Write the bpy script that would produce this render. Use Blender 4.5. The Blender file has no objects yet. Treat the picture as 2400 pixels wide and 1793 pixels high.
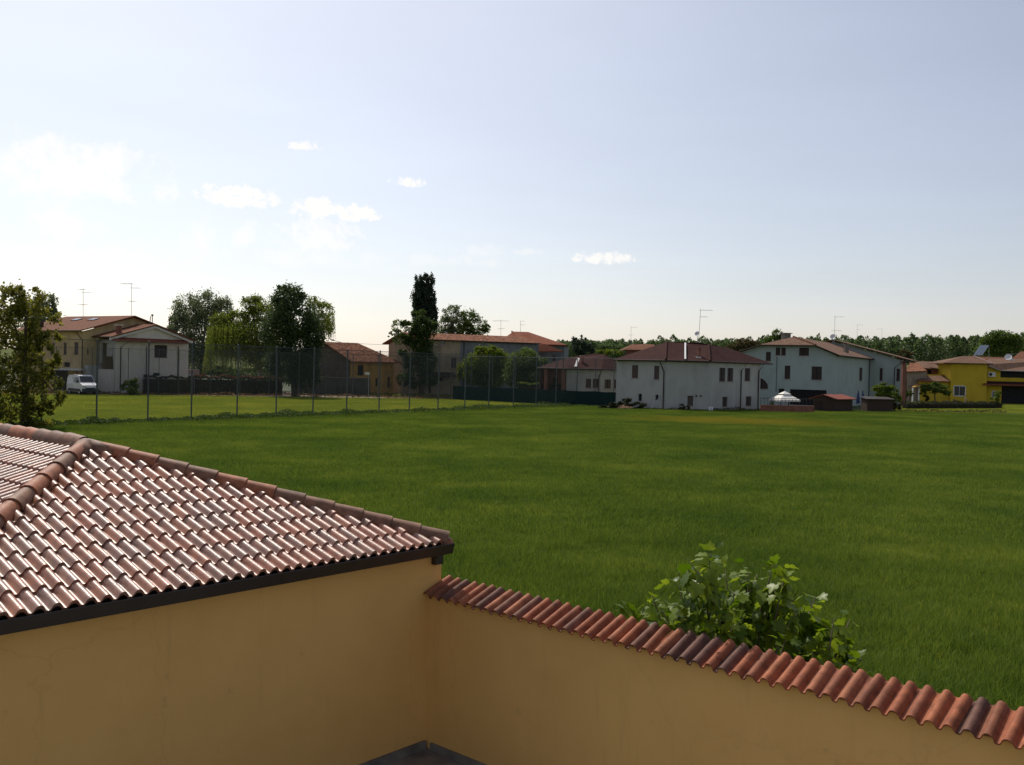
import bpy, bmesh, math, random
import numpy as np
from mathutils import Vector, Matrix
from mathutils.geometry import tessellate_polygon
random.seed(7); rng = np.random.default_rng(7)
S = bpy.context.scene
COL = S.collection
R = math.radians
# ------------------------------------------------------------------ camera
F = 2250.0; HC = 4.6; ROLL = R(1.3); PITCH = math.atan(34.5*math.cos(ROLL)/F)
FWD = Vector((0, math.cos(PITCH), -math.sin(PITCH)))
UP0 = Vector((0, math.sin(PITCH), math.cos(PITCH))); RT0 = Vector((1, 0, 0))
RT = RT0*math.cos(ROLL)+UP0*math.sin(ROLL); UP = UP0*math.cos(ROLL)-RT0*math.sin(ROLL)
CAM = Vector((0, 0, HC))
cd = bpy.data.cameras.new('camera'); cam = bpy.data.objects.new('camera', cd); COL.objects.link(cam)
cd.sensor_width = 36; cd.lens = F/2400*36; cd.clip_start = .1; cd.clip_end = 6000
m3 = Matrix((RT, UP, -FWD)).transposed()
cam.matrix_world = Matrix.Translation(CAM) @ m3.to_4x4()
S.camera = cam
# ------------------------------------------------------------------ sky, sun, exposure
SUN_EL, SUN_AZ = 50.0, 119.0            # azimuth as math angle: 90 = straight ahead, more = to the left
sdir = Vector((math.cos(R(SUN_EL))*math.cos(R(SUN_AZ)), math.cos(R(SUN_EL))*math.sin(R(SUN_AZ)), math.sin(R(SUN_EL))))
sd = bpy.data.lights.new('sun', 'SUN'); sun = bpy.data.objects.new('sun', sd); COL.objects.link(sun)
sd.energy = 3.6; sd.angle = R(.6); sd.color = (1, .94, .84)
sun.rotation_euler = sdir.to_track_quat('Z', 'Y').to_euler(); sun.location = (-40, 40, 60)
S.view_settings.view_transform = 'Standard'; S.view_settings.look = 'None'
S.view_settings.exposure = 0.0; S.view_settings.gamma = 1.0
S.view_settings.use_curve_mapping = False
wd = bpy.data.worlds.new('World'); S.world = wd; wd.use_nodes = True
def ray(x, y): return FWD + RT*((x-1200)/F) - UP*((y-896.5)/F)
def build_world():
    nt = wd.node_tree; N = nt.nodes; Lk = nt.links; N.clear()
    out = N.new('ShaderNodeOutputWorld'); bg = N.new('ShaderNodeBackground')
    sky = N.new('ShaderNodeTexSky'); sky.sky_type = 'NISHITA'; sky.sun_disc = False
    sky.sun_elevation = R(SUN_EL); sky.sun_rotation = R(90-SUN_AZ)
    sky.altitude = 20; sky.air_density = 1.0; sky.dust_density = 1.0; sky.ozone_density = 1.0
    bg.inputs['Strength'].default_value = .10
    tc = N.new('ShaderNodeTexCoord')
    no = N.new('ShaderNodeTexNoise'); no.inputs['Scale'].default_value = 34; no.inputs['Detail'].default_value = 9
    no.inputs['Roughness'].default_value = .6
    Lk.new(tc.outputs['Generated'], no.inputs['Vector'])
    no2 = N.new('ShaderNodeTexNoise'); no2.inputs['Scale'].default_value = 105; no2.inputs['Detail'].default_value = 7; no2.inputs['Roughness'].default_value = .62; Lk.new(tc.outputs['Generated'], no2.inputs['Vector'])
    cur = None
    # cumulus: direction, half width, half height (in photo pixels), softness, strength
    clouds = [(717, 345, 42, 14, .5, .8), (960, 430, 42, 15, .45, .95), (552, 465, 92, 30, .4, .8), (742, 494, 62, 32, .4, .9),
              (835, 503, 52, 24, .45, .9), (1418, 608, 78, 18, .45, .75), (165, 420, 230, 95, .5, .8), (40, 400, 180, 70, .6, .7), (520, 560, 130, 60, .6, .6),
              (745, 562, 95, 55, .6, .6), (130, 520, 130, 70, .6, .6), (1130, 590, 60, 18, .8, .3), (1240, 592, 45, 10, .8, .3),
              (640, 600, 330, 40, .8, .45), (300, 600, 260, 50, .8, .4), (1000, 610, 200, 25, .8, .3), (-420, 380, 260, 70, .5, .6), (3050, 520, 160, 40, .6, .6), (2900, 250, 120, 34, .5, .6),
              (-900, 100, 260, 60, .5, .6), (1500, -900, 300, 80, .5, .5)]
    for i, (px, py, hw, hh, soft, st) in enumerate(clouds):
        d = ray(px, py).normalized()
        h = Vector((d.y, -d.x, 0)).normalized(); v = d.cross(h); v = v if v.z > 0 else -v
        sub = N.new('ShaderNodeVectorMath'); sub.operation = 'SUBTRACT'; sub.inputs[1].default_value = d
        Lk.new(tc.outputs['Generated'], sub.inputs[0])
        dx = N.new('ShaderNodeVectorMath'); dx.operation = 'DOT_PRODUCT'; dx.inputs[1].default_value = h*(F/hw)
        dy = N.new('ShaderNodeVectorMath'); dy.operation = 'DOT_PRODUCT'; dy.inputs[1].default_value = v*(F/hh)
        for q in (dx, dy): Lk.new(sub.outputs[0], q.inputs[0])
        mx = N.new('ShaderNodeMath'); mx.operation = 'MULTIPLY'; Lk.new(dx.outputs['Value'], mx.inputs[0]); Lk.new(dx.outputs['Value'], mx.inputs[1])
        ng_ = N.new('ShaderNodeMath'); ng_.operation = 'MULTIPLY'; ng_.inputs[1].default_value = -1.6; Lk.new(dy.outputs['Value'], ng_.inputs[0])
        am = N.new('ShaderNodeMath'); am.operation = 'MAXIMUM'; Lk.new(dy.outputs['Value'], am.inputs[0]); Lk.new(ng_.outputs[0], am.inputs[1])
        my = N.new('ShaderNodeMath'); my.operation = 'MULTIPLY'; Lk.new(am.outputs[0], my.inputs[0]); Lk.new(am.outputs[0], my.inputs[1])
        ad = N.new('ShaderNodeMath'); ad.operation = 'ADD'; Lk.new(mx.outputs[0], ad.inputs[0]); Lk.new(my.outputs[0], ad.inputs[1])
        ns = N.new('ShaderNodeMath'); ns.operation = 'MULTIPLY_ADD'; ns.inputs[1].default_value = 4.6; ns.inputs[2].default_value = -2.3+(-.12 if hw < 100 else .25)
        Lk.new((no2 if hw < 100 else no).outputs['Fac'], ns.inputs[0])
        a2 = N.new('ShaderNodeMath'); a2.operation = 'ADD'; Lk.new(ad.outputs[0], a2.inputs[0]); Lk.new(ns.outputs[0], a2.inputs[1])
        mr = N.new('ShaderNodeMapRange'); mr.interpolation_type = 'SMOOTHSTEP'
        mr.inputs['From Min'].default_value = .85+.5*soft; mr.inputs['From Max'].default_value = .75-1.6*soft
        mr.inputs['To Min'].default_value = 0; mr.inputs['To Max'].default_value = st
        Lk.new(a2.outputs[0], mr.inputs['Value'])
        # the tangent plane has a mirror image behind: keep the front one only
        dt = N.new('ShaderNodeVectorMath'); dt.operation = 'DOT_PRODUCT'; dt.inputs[1].default_value = d; Lk.new(tc.outputs['Generated'], dt.inputs[0])
        gt = N.new('ShaderNodeMath'); gt.operation = 'GREATER_THAN'; gt.inputs[1].default_value = .5; Lk.new(dt.outputs['Value'], gt.inputs[0])
        ml = N.new('ShaderNodeMath'); ml.operation = 'MULTIPLY'; Lk.new(mr.outputs[0], ml.inputs[0]); Lk.new(gt.outputs[0], ml.inputs[1])
        if cur is None: cur = ml.outputs[0]
        else:
            mxx = N.new('ShaderNodeMath'); mxx.operation = 'MAXIMUM'; Lk.new(cur, mxx.inputs[0]); Lk.new(ml.outputs[0], mxx.inputs[1]); cur = mxx.outputs[0]
    # hazy spring air: forward glow round the sun and a pale band thickening towards the horizon, all the way round
    dsun = N.new('ShaderNodeVectorMath'); dsun.operation = 'DOT_PRODUCT'; dsun.inputs[1].default_value = sdir; Lk.new(tc.outputs['Generated'], dsun.inputs[0])
    mxs = N.new('ShaderNodeMath'); mxs.operation = 'MAXIMUM'; mxs.inputs[1].default_value = 0; Lk.new(dsun.outputs['Value'], mxs.inputs[0])
    pw = N.new('ShaderNodeMath'); pw.operation = 'POWER'; pw.inputs[1].default_value = 3.6; Lk.new(mxs.outputs[0], pw.inputs[0])
    g1 = N.new('ShaderNodeVectorMath'); g1.operation = 'SCALE'; g1.inputs[0].default_value = (4.5, 4.4, 4.15); Lk.new(pw.outputs[0], g1.inputs['Scale'])
    sx = N.new('ShaderNodeSeparateXYZ'); Lk.new(tc.outputs['Generated'], sx.inputs[0])
    ab = N.new('ShaderNodeMath'); ab.operation = 'ABSOLUTE'; Lk.new(sx.outputs['Z'], ab.inputs[0])
    om = N.new('ShaderNodeMath'); om.operation = 'SUBTRACT'; om.inputs[0].default_value = 1; Lk.new(ab.outputs[0], om.inputs[1])
    pz = N.new('ShaderNodeMath'); pz.operation = 'POWER'; pz.inputs[1].default_value = 6.0; Lk.new(om.outputs[0], pz.inputs[0])
    g2 = N.new('ShaderNodeVectorMath'); g2.operation = 'SCALE'; g2.inputs[0].default_value = (1.1, .85, 1.0); Lk.new(pz.outputs[0], g2.inputs['Scale'])
    ad1 = N.new('ShaderNodeVectorMath'); ad1.operation = 'ADD'; Lk.new(g1.outputs[0], ad1.inputs[0]); Lk.new(g2.outputs[0], ad1.inputs[1])
    ad2 = N.new('ShaderNodeVectorMath'); ad2.operation = 'ADD'; Lk.new(ad1.outputs[0], ad2.inputs[0])
    ds = N.new('ShaderNodeHueSaturation'); ds.inputs['Saturation'].default_value = .72; ds.inputs['Value'].default_value = .96; Lk.new(sky.outputs[0], ds.inputs['Color']); Lk.new(ds.outputs[0], ad2.inputs[1])
    hz = N.new('ShaderNodeTexNoise'); hz.inputs['Scale'].default_value = 3.0; hz.inputs['Detail'].default_value = 6; hz.inputs['Roughness'].default_value = .55
    lv = N.new('ShaderNodeVectorMath'); lv.operation = 'ADD'; lv.inputs[1].default_value = (.28, .14, .25); Lk.new(ad2.outputs[0], lv.inputs[0]); ad2 = lv
    hm = N.new('ShaderNodeMapping'); hm.inputs['Scale'].default_value = (1, 1, 4.5); Lk.new(tc.outputs['Generated'], hm.inputs['Vector']); Lk.new(hm.outputs[0], hz.inputs['Vector'])
    hr = N.new('ShaderNodeMapRange'); hr.inputs['From Min'].default_value = .3; hr.inputs['From Max'].default_value = .7; hr.inputs['To Min'].default_value = .98; hr.inputs['To Max'].default_value = 1.03; Lk.new(hz.outputs['Fac'], hr.inputs['Value'])
    ad3 = N.new('ShaderNodeVectorMath'); ad3.operation = 'SCALE'; Lk.new(ad2.outputs[0], ad3.inputs[0]); Lk.new(hr.outputs[0], ad3.inputs['Scale']); ad2 = ad3
    mix = N.new('ShaderNodeMixRGB'); mix.inputs['Color2'].default_value = (10.6, 10.3, 9.8, 1)
    Lk.new(cur, mix.inputs['Fac']); Lk.new(ad2.outputs[0], mix.inputs['Color1'])
    Lk.new(mix.outputs[0], bg.inputs['Color']); Lk.new(bg.outputs[0], out.inputs['Surface'])
build_world()

# ------------------------------------------------------------------ pixel helpers (photo pixels, 2400 x 1793)
def P(x, y, z=0.0):
    d = ray(x, y); return CAM + d*((z-HC)/d.z)
def PD(x, y, D):
    d = ray(x, y); return CAM + d*(D/d.y)
def proj(q):
    v = Vector(q)-CAM; k = v.dot(FWD); return 1200+F*v.dot(RT)/k, 896.5-F*v.dot(UP)/k
def dv(a): return Vector((math.cos(R(a)), math.sin(R(a)), 0))
def hit(q, a, px, py):
    """photo ray against the vertical plane through q along heading a -> (s, z)"""
    d = dv(a); n = Vector((-d.y, d.x, 0)); r = ray(px, py)
    X = CAM + r*((q-CAM).dot(n)/r.dot(n)); return (X-q).dot(d), X.z
def on(q, a, px, py, out=0.0):
    d = dv(a); n = Vector((-d.y, d.x, 0))
    if n.dot(CAM-q) < 0: n = -n
    q2 = Vector((q.x, q.y, 0))+n*out
    s, z = hit(q2, a, px, py); X = q2+d*s; X.z = z; return X
def zrow(q, py):
    lo, hi = -5.0, 80.0
    for _ in range(50):
        m = (lo+hi)/2
        if proj((q.x, q.y, m))[1] > py: lo = m
        else: hi = m
    return lo
# ------------------------------------------------------------------ mesh helpers
class MB:
    def __init__(s): s.v = []; s.f = []
    def poly(s, pts):
        i = len(s.v); s.v += [tuple(p) for p in pts]; s.f.append(tuple(range(i, i+len(pts)))); return s
    def hexa(s, b, t):
        i = len(s.v); s.v += [tuple(p) for p in b]+[tuple(p) for p in t]
        s.f += [(i+3, i+2, i+1, i), (i+4, i+5, i+6, i+7), (i, i+1, i+5, i+4), (i+1, i+2, i+6, i+5), (i+2, i+3, i+7, i+6), (i+3, i, i+4, i+7)]; return s
    def box(s, c, size, a=0):
        c = Vector(c); d = dv(a)*size[0]/2; e = dv(a+90)*size[1]/2; h = Vector((0, 0, size[2]/2))
        b = [c-d-e-h, c+d-e-h, c+d+e-h, c-d+e-h]; return s.hexa(b, [p+2*h for p in b])
    def slab(s, pts, th):
        pts = [Vector(p) for p in pts]; n = len(pts); i = len(s.v)
        nn = (pts[1]-pts[0]).cross(pts[2]-pts[0])
        if nn.z < 0: pts.reverse()
        s.v += [tuple(p) for p in pts]+[(p.x, p.y, p.z-th) for p in pts]
        s.f += [tuple(range(i, i+n)), tuple(range(i+2*n-1, i+n-1, -1))]
        for k in range(n): s.f.append((i+k, i+n+k, i+n+(k+1) % n, i+(k+1) % n))
        return s
    def tube(s, pts, r, n=8, cap=True):
        pts = [Vector(p) for p in pts]; rs = r if isinstance(r, (list, tuple)) else [r]*len(pts); rings = []
        for k, p in enumerate(pts):
            t = (pts[min(k+1, len(pts)-1)]-pts[max(k-1, 0)]).normalized()
            a = t.cross(Vector((0, 0, 1)) if abs(t.z) < .95 else Vector((1, 0, 0))).normalized(); b = t.cross(a)
            i = len(s.v); rings.append(i)
            s.v += [tuple(p+(a*math.cos(2*math.pi*j/n)+b*math.sin(2*math.pi*j/n))*rs[k]) for j in range(n)]
        for k in range(len(pts)-1):
            for j in range(n): s.f.append((rings[k]+j, rings[k]+(j+1) % n, rings[k+1]+(j+1) % n, rings[k+1]+j))
        if cap:
            s.f.append(tuple(rings[0]+j for j in range(n))[::-1]); s.f.append(tuple(rings[-1]+j for j in range(n)))
        return s
    def lathe(s, c, prof, n=14):
        c = Vector(c); rings = []
        for r, z in prof:
            rings.append(len(s.v)); s.v += [(c.x+r*math.cos(2*math.pi*j/n), c.y+r*math.sin(2*math.pi*j/n), c.z+z) for j in range(n)]
        for k in range(len(prof)-1):
            for j in range(n): s.f.append((rings[k]+j, rings[k]+(j+1) % n, rings[k+1]+(j+1) % n, rings[k+1]+j))
        return s
    def mesh(s, name, off=Vector((0, 0, 0))):
        me = bpy.data.meshes.new(name); o = off
        me.from_pydata([(x-o.x, y-o.y, z-o.z) for x, y, z in s.v], [], s.f); me.update(); return me
ROOT = {}
def world_of(o): return ROOT.get(o.name, Vector((0, 0, 0)))
def link(name, data, parent=None, base=None):
    o = bpy.data.objects.new(name, data); COL.objects.link(o)
    if parent is not None:
        o.parent = parent; ROOT[o.name] = world_of(parent)
    return o
def part(name, mb, mat, parent, label=None, smooth=False):
    me = mb.mesh(name, world_of(parent)); me.materials.append(mat); o = link(name, me, parent)
    if label: o['label'] = label
    if smooth:
        for p in me.polygons: p.use_smooth = True
    return o
def thing(name, label, cat, base, group=None):
    o = bpy.data.objects.new(name, None); COL.objects.link(o); o.location = base; o.empty_display_size = .3
    ROOT[o.name] = Vector(base); tag(o, label, cat, group); return o
def tag(o, label, cat=None, group=None, kind=None):
    o['label'] = label
    if cat: o['category'] = cat
    if group: o['group'] = group
    if kind: o['kind'] = kind
    return o
def struct(name, mb, mat, label, smooth=False):
    me = mb.mesh(name); me.materials.append(mat); o = link(name, me); o['kind'] = 'structure'; o['label'] = label; o['category'] = name.split('_')[-1]
    if smooth:
        for p in me.polygons: p.use_smooth = True
    return o
def mesh_np(name, V, Q):
    me = bpy.data.meshes.new(name); V = np.asarray(V, np.float32); Q = np.asarray(Q, np.int32); k = Q.shape[1]
    me.vertices.add(len(V)); me.vertices.foreach_set('co', V.ravel())
    me.loops.add(Q.size); me.loops.foreach_set('vertex_index', Q.ravel())
    me.polygons.add(len(Q)); me.polygons.foreach_set('loop_start', np.arange(len(Q), dtype=np.int32)*k)
    me.update(calc_edges=True); return me
# ------------------------------------------------------------------ materials
MATS = {}
def newmat(name):
    m = bpy.data.materials.new(name); m.use_nodes = True; nt = m.node_tree
    return m, nt, nt.nodes['Principled BSDF']
def mat(name, col, rough=.8, vary=.25, scale=3.0, bump=0.0, bscale=40.0, spec=.3, col2=None, metal=0.0, rnd=0.0, detail=6.0, stretch=None):
    """procedural: base colour broken up by two noises, optional bump, optional per-object random shift"""
    if name in MATS: return MATS[name]
    m, nt, b = newmat(name); N = nt.nodes; Lk = nt.links; MATS[name] = m
    b.inputs['Roughness'].default_value = rough; b.inputs['Specular IOR Level'].default_value = spec; b.inputs['Metallic'].default_value = metal
    tc = N.new('ShaderNodeTexCoord'); vec = tc.outputs['Object']
    if stretch:
        mp = N.new('ShaderNodeMapping'); mp.inputs['Scale'].default_value = stretch; Lk.new(vec, mp.inputs['Vector']); vec = mp.outputs[0]
    n1 = N.new('ShaderNodeTexNoise'); n1.inputs['Scale'].default_value = scale; n1.inputs['Detail'].default_value = detail; n1.inputs['Roughness'].default_value = .62
    Lk.new(vec, n1.inputs['Vector'])
    rp = N.new('ShaderNodeValToRGB'); c2 = col2 or tuple(c*(1-vary) for c in col)
    rp.color_ramp.elements[0].position = .34; rp.color_ramp.elements[1].position = .66
    rp.color_ramp.elements[0].color = (*c2, 1); rp.color_ramp.elements[1].color = (*[min(1, c*(1+vary*.4)) for c in col], 1)
    Lk.new(n1.outputs['Fac'], rp.inputs['Fac']); src = rp.outputs[0]
    if rnd:
        oi = N.new('ShaderNodeObjectInfo'); hs = N.new('ShaderNodeHueSaturation')
        mr = N.new('ShaderNodeMapRange'); mr.inputs['To Min'].default_value = 1-rnd; mr.inputs['To Max'].default_value = 1+rnd
        Lk.new(oi.outputs['Random'], mr.inputs['Value']); Lk.new(mr.outputs[0], hs.inputs['Value']); Lk.new(src, hs.inputs['Color']); src = hs.outputs[0]
    Lk.new(src, b.inputs['Base Color'])
    if bump:
        n2 = N.new('ShaderNodeTexNoise'); n2.inputs['Scale'].default_value = bscale; n2.inputs['Detail'].default_value = 4; Lk.new(vec, n2.inputs['Vector'])
        bp = N.new('ShaderNodeBump'); bp.inputs['Strength'].default_value = bump; bp.inputs['Distance'].default_value = .02
        Lk.new(n2.outputs['Fac'], bp.inputs['Height']); Lk.new(bp.outputs[0], b.inputs['Normal'])
    return m
def leafmat(name, c1, c2, trans=.4, tcol=None, rough=.6, island=True, patch=0.0):
    if name in MATS: return MATS[name]
    m, nt, b = newmat(name); N = nt.nodes; Lk = nt.links; MATS[name] = m
    ge = N.new('ShaderNodeNewGeometry'); rp = N.new('ShaderNodeValToRGB')
    rp.color_ramp.elements[0].color = (*c1, 1); rp.color_ramp.elements[1].color = (*c2, 1)
    if island: Lk.new(ge.outputs['Random Per Island'], rp.inputs['Fac'])
    else:
        oi = N.new('ShaderNodeObjectInfo'); Lk.new(oi.outputs['Random'], rp.inputs['Fac'])
    Lk.new(rp.outputs[0], b.inputs['Base Color']); b.inputs['Roughness'].default_value = rough; b.inputs['Specular IOR Level'].default_value = .25
    tr = N.new('ShaderNodeBsdfTranslucent'); mx = N.new('ShaderNodeMixShader'); mx.inputs[0].default_value = trans
    hs = N.new('ShaderNodeHueSaturation'); hs.inputs['Saturation'].default_value = 1.1; hs.inputs['Value'].default_value = 1.15; hs.inputs['Hue'].default_value = .494
    Lk.new(rp.outputs[0], hs.inputs['Color']); Lk.new(hs.outputs[0], tr.inputs['Color'])
    Lk.new(b.outputs[0], mx.inputs[1]); Lk.new(tr.outputs[0], mx.inputs[2]); Lk.new(mx.outputs[0], nt.nodes['Material Output'].inputs['Surface'])
    return m
def tilemat(name, cols, rough, spec, speck=.5):
    """fired tile: colour picked per tile, speckled engobe grain"""
    m, nt, b = newmat(name); N = nt.nodes; Lk = nt.links; MATS[name] = m
    oi = N.new('ShaderNodeObjectInfo'); rp = N.new('ShaderNodeValToRGB'); rp.color_ramp.interpolation = 'CONSTANT'
    els = rp.color_ramp.elements
    for i, c in enumerate(cols):
        e = els[i] if i < 2 else els.new(i/len(cols))
        e.position = i/len(cols); e.color = (*c, 1)
    Lk.new(oi.outputs['Random'], rp.inputs['Fac'])
    tc = N.new('ShaderNodeTexCoord'); ge = N.new('ShaderNodeNewGeometry')
    n1 = N.new('ShaderNodeTexNoise'); n1.inputs['Scale'].default_value = 120; n1.inputs['Detail'].default_value = 3; Lk.new(ge.outputs['Position'], n1.inputs['Vector'])
    n2 = N.new('ShaderNodeTexNoise'); n2.inputs['Scale'].default_value = 9; n2.inputs['Detail'].default_value = 5; Lk.new(ge.outputs['Position'], n2.inputs['Vector'])
    ov = N.new('ShaderNodeMixRGB'); ov.blend_type = 'OVERLAY'; ov.inputs['Fac'].default_value = speck
    Lk.new(rp.outputs[0], ov.inputs['Color1']); Lk.new(n1.outputs['Fac'], ov.inputs['Color2'])
    o2 = N.new('ShaderNodeMixRGB'); o2.blend_type = 'OVERLAY'; o2.inputs['Fac'].default_value = .8
    Lk.new(ov.outputs[0], o2.inputs['Color1']); Lk.new(n2.outputs['Fac'], o2.inputs['Color2'])
    Lk.new(o2.outputs[0], b.inputs['Base Color'])
    mr = N.new('ShaderNodeMapRange'); mr.inputs['From Min'].default_value = .35; mr.inputs['From Max'].default_value = .65
    mr.inputs['To Min'].default_value = rough-.12; mr.inputs['To Max'].default_value = rough+.14
    Lk.new(n1.outputs['Fac'], mr.inputs['Value']); Lk.new(mr.outputs[0], b.inputs['Roughness'])
    b.inputs['Specular IOR Level'].default_value = spec
    bp = N.new('ShaderNodeBump'); bp.inputs['Strength'].default_value = .35; bp.inputs['Distance'].default_value = .004
    Lk.new(n1.outputs['Fac'], bp.inputs['Height']); Lk.new(bp.outputs[0], b.inputs['Normal'])
    return m
def grassmat(name, dark, light, yellow, yc=None):
    m, nt, b = newmat(name); N = nt.nodes; Lk = nt.links; MATS[name] = m
    ge = N.new('ShaderNodeNewGeometry')
    big = N.new('ShaderNodeTexNoise'); big.inputs['Scale'].default_value = .13; big.inputs['Detail'].default_value = 9; big.inputs['Roughness'].default_value = .72
    Lk.new(ge.outputs['Position'], big.inputs['Vector'])
    ad = N.new('ShaderNodeMath'); ad.operation = 'MULTIPLY_ADD'; ad.inputs[1].default_value = .75; Lk.new(ge.outputs['Random Per Island'], ad.inputs[0])
    bm = N.new('ShaderNodeMath'); bm.operation = 'MULTIPLY_ADD'; bm.inputs[1].default_value = 1.4; bm.inputs[2].default_value = -.6; Lk.new(big.outputs['Fac'], bm.inputs[0])
    Lk.new(bm.outputs[0], ad.inputs[2])
    rp = N.new('ShaderNodeValToRGB'); rp.color_ramp.elements[0].position = .12; rp.color_ramp.elements[1].position = .75
    rp.color_ramp.elements[0].color = (*dark, 1); rp.color_ramp.elements[1].color = (*light, 1)
    e3 = rp.color_ramp.elements.new(1.0); e3.color = (light[0]*2.1, light[1]*1.5, light[2]*1.8, 1)
    Lk.new(ad.outputs[0], rp.inputs['Fac']); src = rp.outputs[0]
    if yc is not None:
        # a patch of yellowing crop by the white house
        sb = N.new('ShaderNodeVectorMath'); sb.operation = 'SUBTRACT'; sb.inputs[1].default_value = yc[0]; Lk.new(ge.outputs['Position'], sb.inputs[0])
        sc = N.new('ShaderNodeVectorMath'); sc.operation = 'MULTIPLY'; sc.inputs[1].default_value = yc[1]; Lk.new(sb.outputs[0], sc.inputs[0])
        ln = N.new('ShaderNodeVectorMath'); ln.operation = 'LENGTH'; Lk.new(sc.outputs[0], ln.inputs[0])
        nn = N.new('ShaderNodeTexNoise'); nn.inputs['Scale'].default_value = .5; nn.inputs['Detail'].default_value = 5; Lk.new(ge.outputs['Position'], nn.inputs['Vector'])
        a3 = N.new('ShaderNodeMath'); a3.operation = 'MULTIPLY_ADD'; a3.inputs[1].default_value = 1.6; a3.inputs[2].default_value = -.8; Lk.new(nn.outputs['Fac'], a3.inputs[0])
        a4 = N.new('ShaderNodeMath'); a4.operation = 'ADD'; Lk.new(a3.outputs[0], a4.inputs[0]); Lk.new(ln.outputs['Value'], a4.inputs[1])
        mr = N.new('ShaderNodeMapRange'); mr.inputs['From Min'].default_value = 1.15; mr.inputs['From Max'].default_value = .4; mr.inputs['To Max'].default_value = .5
        Lk.new(a4.outputs[0], mr.inputs['Value'])
        mx = N.new('ShaderNodeMixRGB'); mx.inputs['Color2'].default_value = (*yellow, 1); Lk.new(mr.outputs[0], mx.inputs['Fac']); Lk.new(src, mx.inputs['Color1']); src = mx.outputs[0]
    Lk.new(src, b.inputs['Base Color']); b.inputs['Roughness'].default_value = .6; b.inputs['Specular IOR Level'].default_value = .2
    tr = N.new('ShaderNodeBsdfTranslucent'); mxs = N.new('ShaderNodeMixShader'); mxs.inputs[0].default_value = .4
    Lk.new(src, tr.inputs['Color']); Lk.new(b.outputs[0], mxs.inputs[1]); Lk.new(tr.outputs[0], mxs.inputs[2])
    Lk.new(mxs.outputs[0], nt.nodes['Material Output'].inputs['Surface']); return m
def roofmat(name, c1, c2, scale=1.4, rough=.9, spec=.08, course=None):
    """clay roof seen from afar: course bands as relief, blotches of colour"""
    m, nt, b = newmat(name); N = nt.nodes; Lk = nt.links; MATS[name] = m
    tc = N.new('ShaderNodeTexCoord')
    n1 = N.new('ShaderNodeTexNoise'); n1.inputs['Scale'].default_value = scale; n1.inputs['Detail'].default_value = 8; n1.inputs['Roughness'].default_value = .75; Lk.new(tc.outputs['Object'], n1.inputs['Vector'])
    vo = N.new('ShaderNodeTexVoronoi'); vo.inputs['Scale'].default_value = 3.6; Lk.new(tc.outputs['Object'], vo.inputs['Vector'])
    ad = N.new('ShaderNodeMixRGB'); ad.inputs['Fac'].default_value = .35; Lk.new(n1.outputs['Fac'], ad.inputs['Color1']); Lk.new(vo.outputs['Color'], ad.inputs['Color2'])
    rp = N.new('ShaderNodeValToRGB'); rp.color_ramp.elements[0].position = .3; rp.color_ramp.elements[1].position = .68
    rp.color_ramp.elements[0].color = (*c1, 1); rp.color_ramp.elements[1].color = (*c2, 1); Lk.new(ad.outputs[0], rp.inputs['Fac'])
    Lk.new(rp.outputs[0], b.inputs['Base Color']); b.inputs['Roughness'].default_value = rough; b.inputs['Specular IOR Level'].default_value = spec
    wv = N.new('ShaderNodeTexWave'); wv.bands_direction = 'Z'; wv.inputs['Scale'].default_value = 3.2; wv.inputs['Distortion'].default_value = .6; wv.inputs['Detail'].default_value = 2
    Lk.new(tc.outputs['Object'], wv.inputs['Vector'])
    bp = N.new('ShaderNodeBump'); bp.inputs['Strength'].default_value = .5; bp.inputs['Distance'].default_value = .04
    Lk.new(wv.outputs['Fac'], bp.inputs['Height']); Lk.new(bp.outputs[0], b.inputs['Normal']); return m
def plaster(name, col, stain, scale=.5, rough=.9):
    """render with weather streaks running down and cloudy patches"""
    if name in MATS: return MATS[name]
    m, nt, b = newmat(name); N = nt.nodes; Lk = nt.links; MATS[name] = m
    tc = N.new('ShaderNodeTexCoord'); mp = N.new('ShaderNodeMapping'); mp.inputs['Scale'].default_value = (1.3, 1.3, .5); Lk.new(tc.outputs['Object'], mp.inputs['Vector'])
    n1 = N.new('ShaderNodeTexNoise'); n1.inputs['Scale'].default_value = scale*3; n1.inputs['Detail'].default_value = 6; Lk.new(mp.outputs[0], n1.inputs['Vector'])
    n2 = N.new('ShaderNodeTexNoise'); n2.inputs['Scale'].default_value = scale; n2.inputs['Detail'].default_value = 7; n2.inputs['Roughness'].default_value = .7; Lk.new(tc.outputs['Object'], n2.inputs['Vector'])
    mu = N.new('ShaderNodeMath'); mu.operation = 'MULTIPLY'; Lk.new(n1.outputs['Fac'], mu.inputs[0]); Lk.new(n2.outputs['Fac'], mu.inputs[1])
    mr = N.new('ShaderNodeMapRange'); mr.inputs['From Min'].default_value = .2; mr.inputs['From Max'].default_value = .38; mr.inputs['To Max'].default_value = .75; Lk.new(mu.outputs[0], mr.inputs['Value'])
    mx = N.new('ShaderNodeMixRGB'); mx.inputs['Color1'].default_value = (*col, 1); mx.inputs['Color2'].default_value = (*stain, 1); Lk.new(mr.outputs[0], mx.inputs['Fac'])
    Lk.new(mx.outputs[0], b.inputs['Base Color']); b.inputs['Roughness'].default_value = rough; b.inputs['Specular IOR Level'].default_value = .15
    n3 = N.new('ShaderNodeTexNoise'); n3.inputs['Scale'].default_value = 90; n3.inputs['Detail'].default_value = 3; Lk.new(tc.outputs['Object'], n3.inputs['Vector'])
    bp = N.new('ShaderNodeBump'); bp.inputs['Strength'].default_value = .25; bp.inputs['Distance'].default_value = .006; Lk.new(n3.outputs['Fac'], bp.inputs['Height']); Lk.new(bp.outputs[0], b.inputs['Normal'])
    return m
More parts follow.
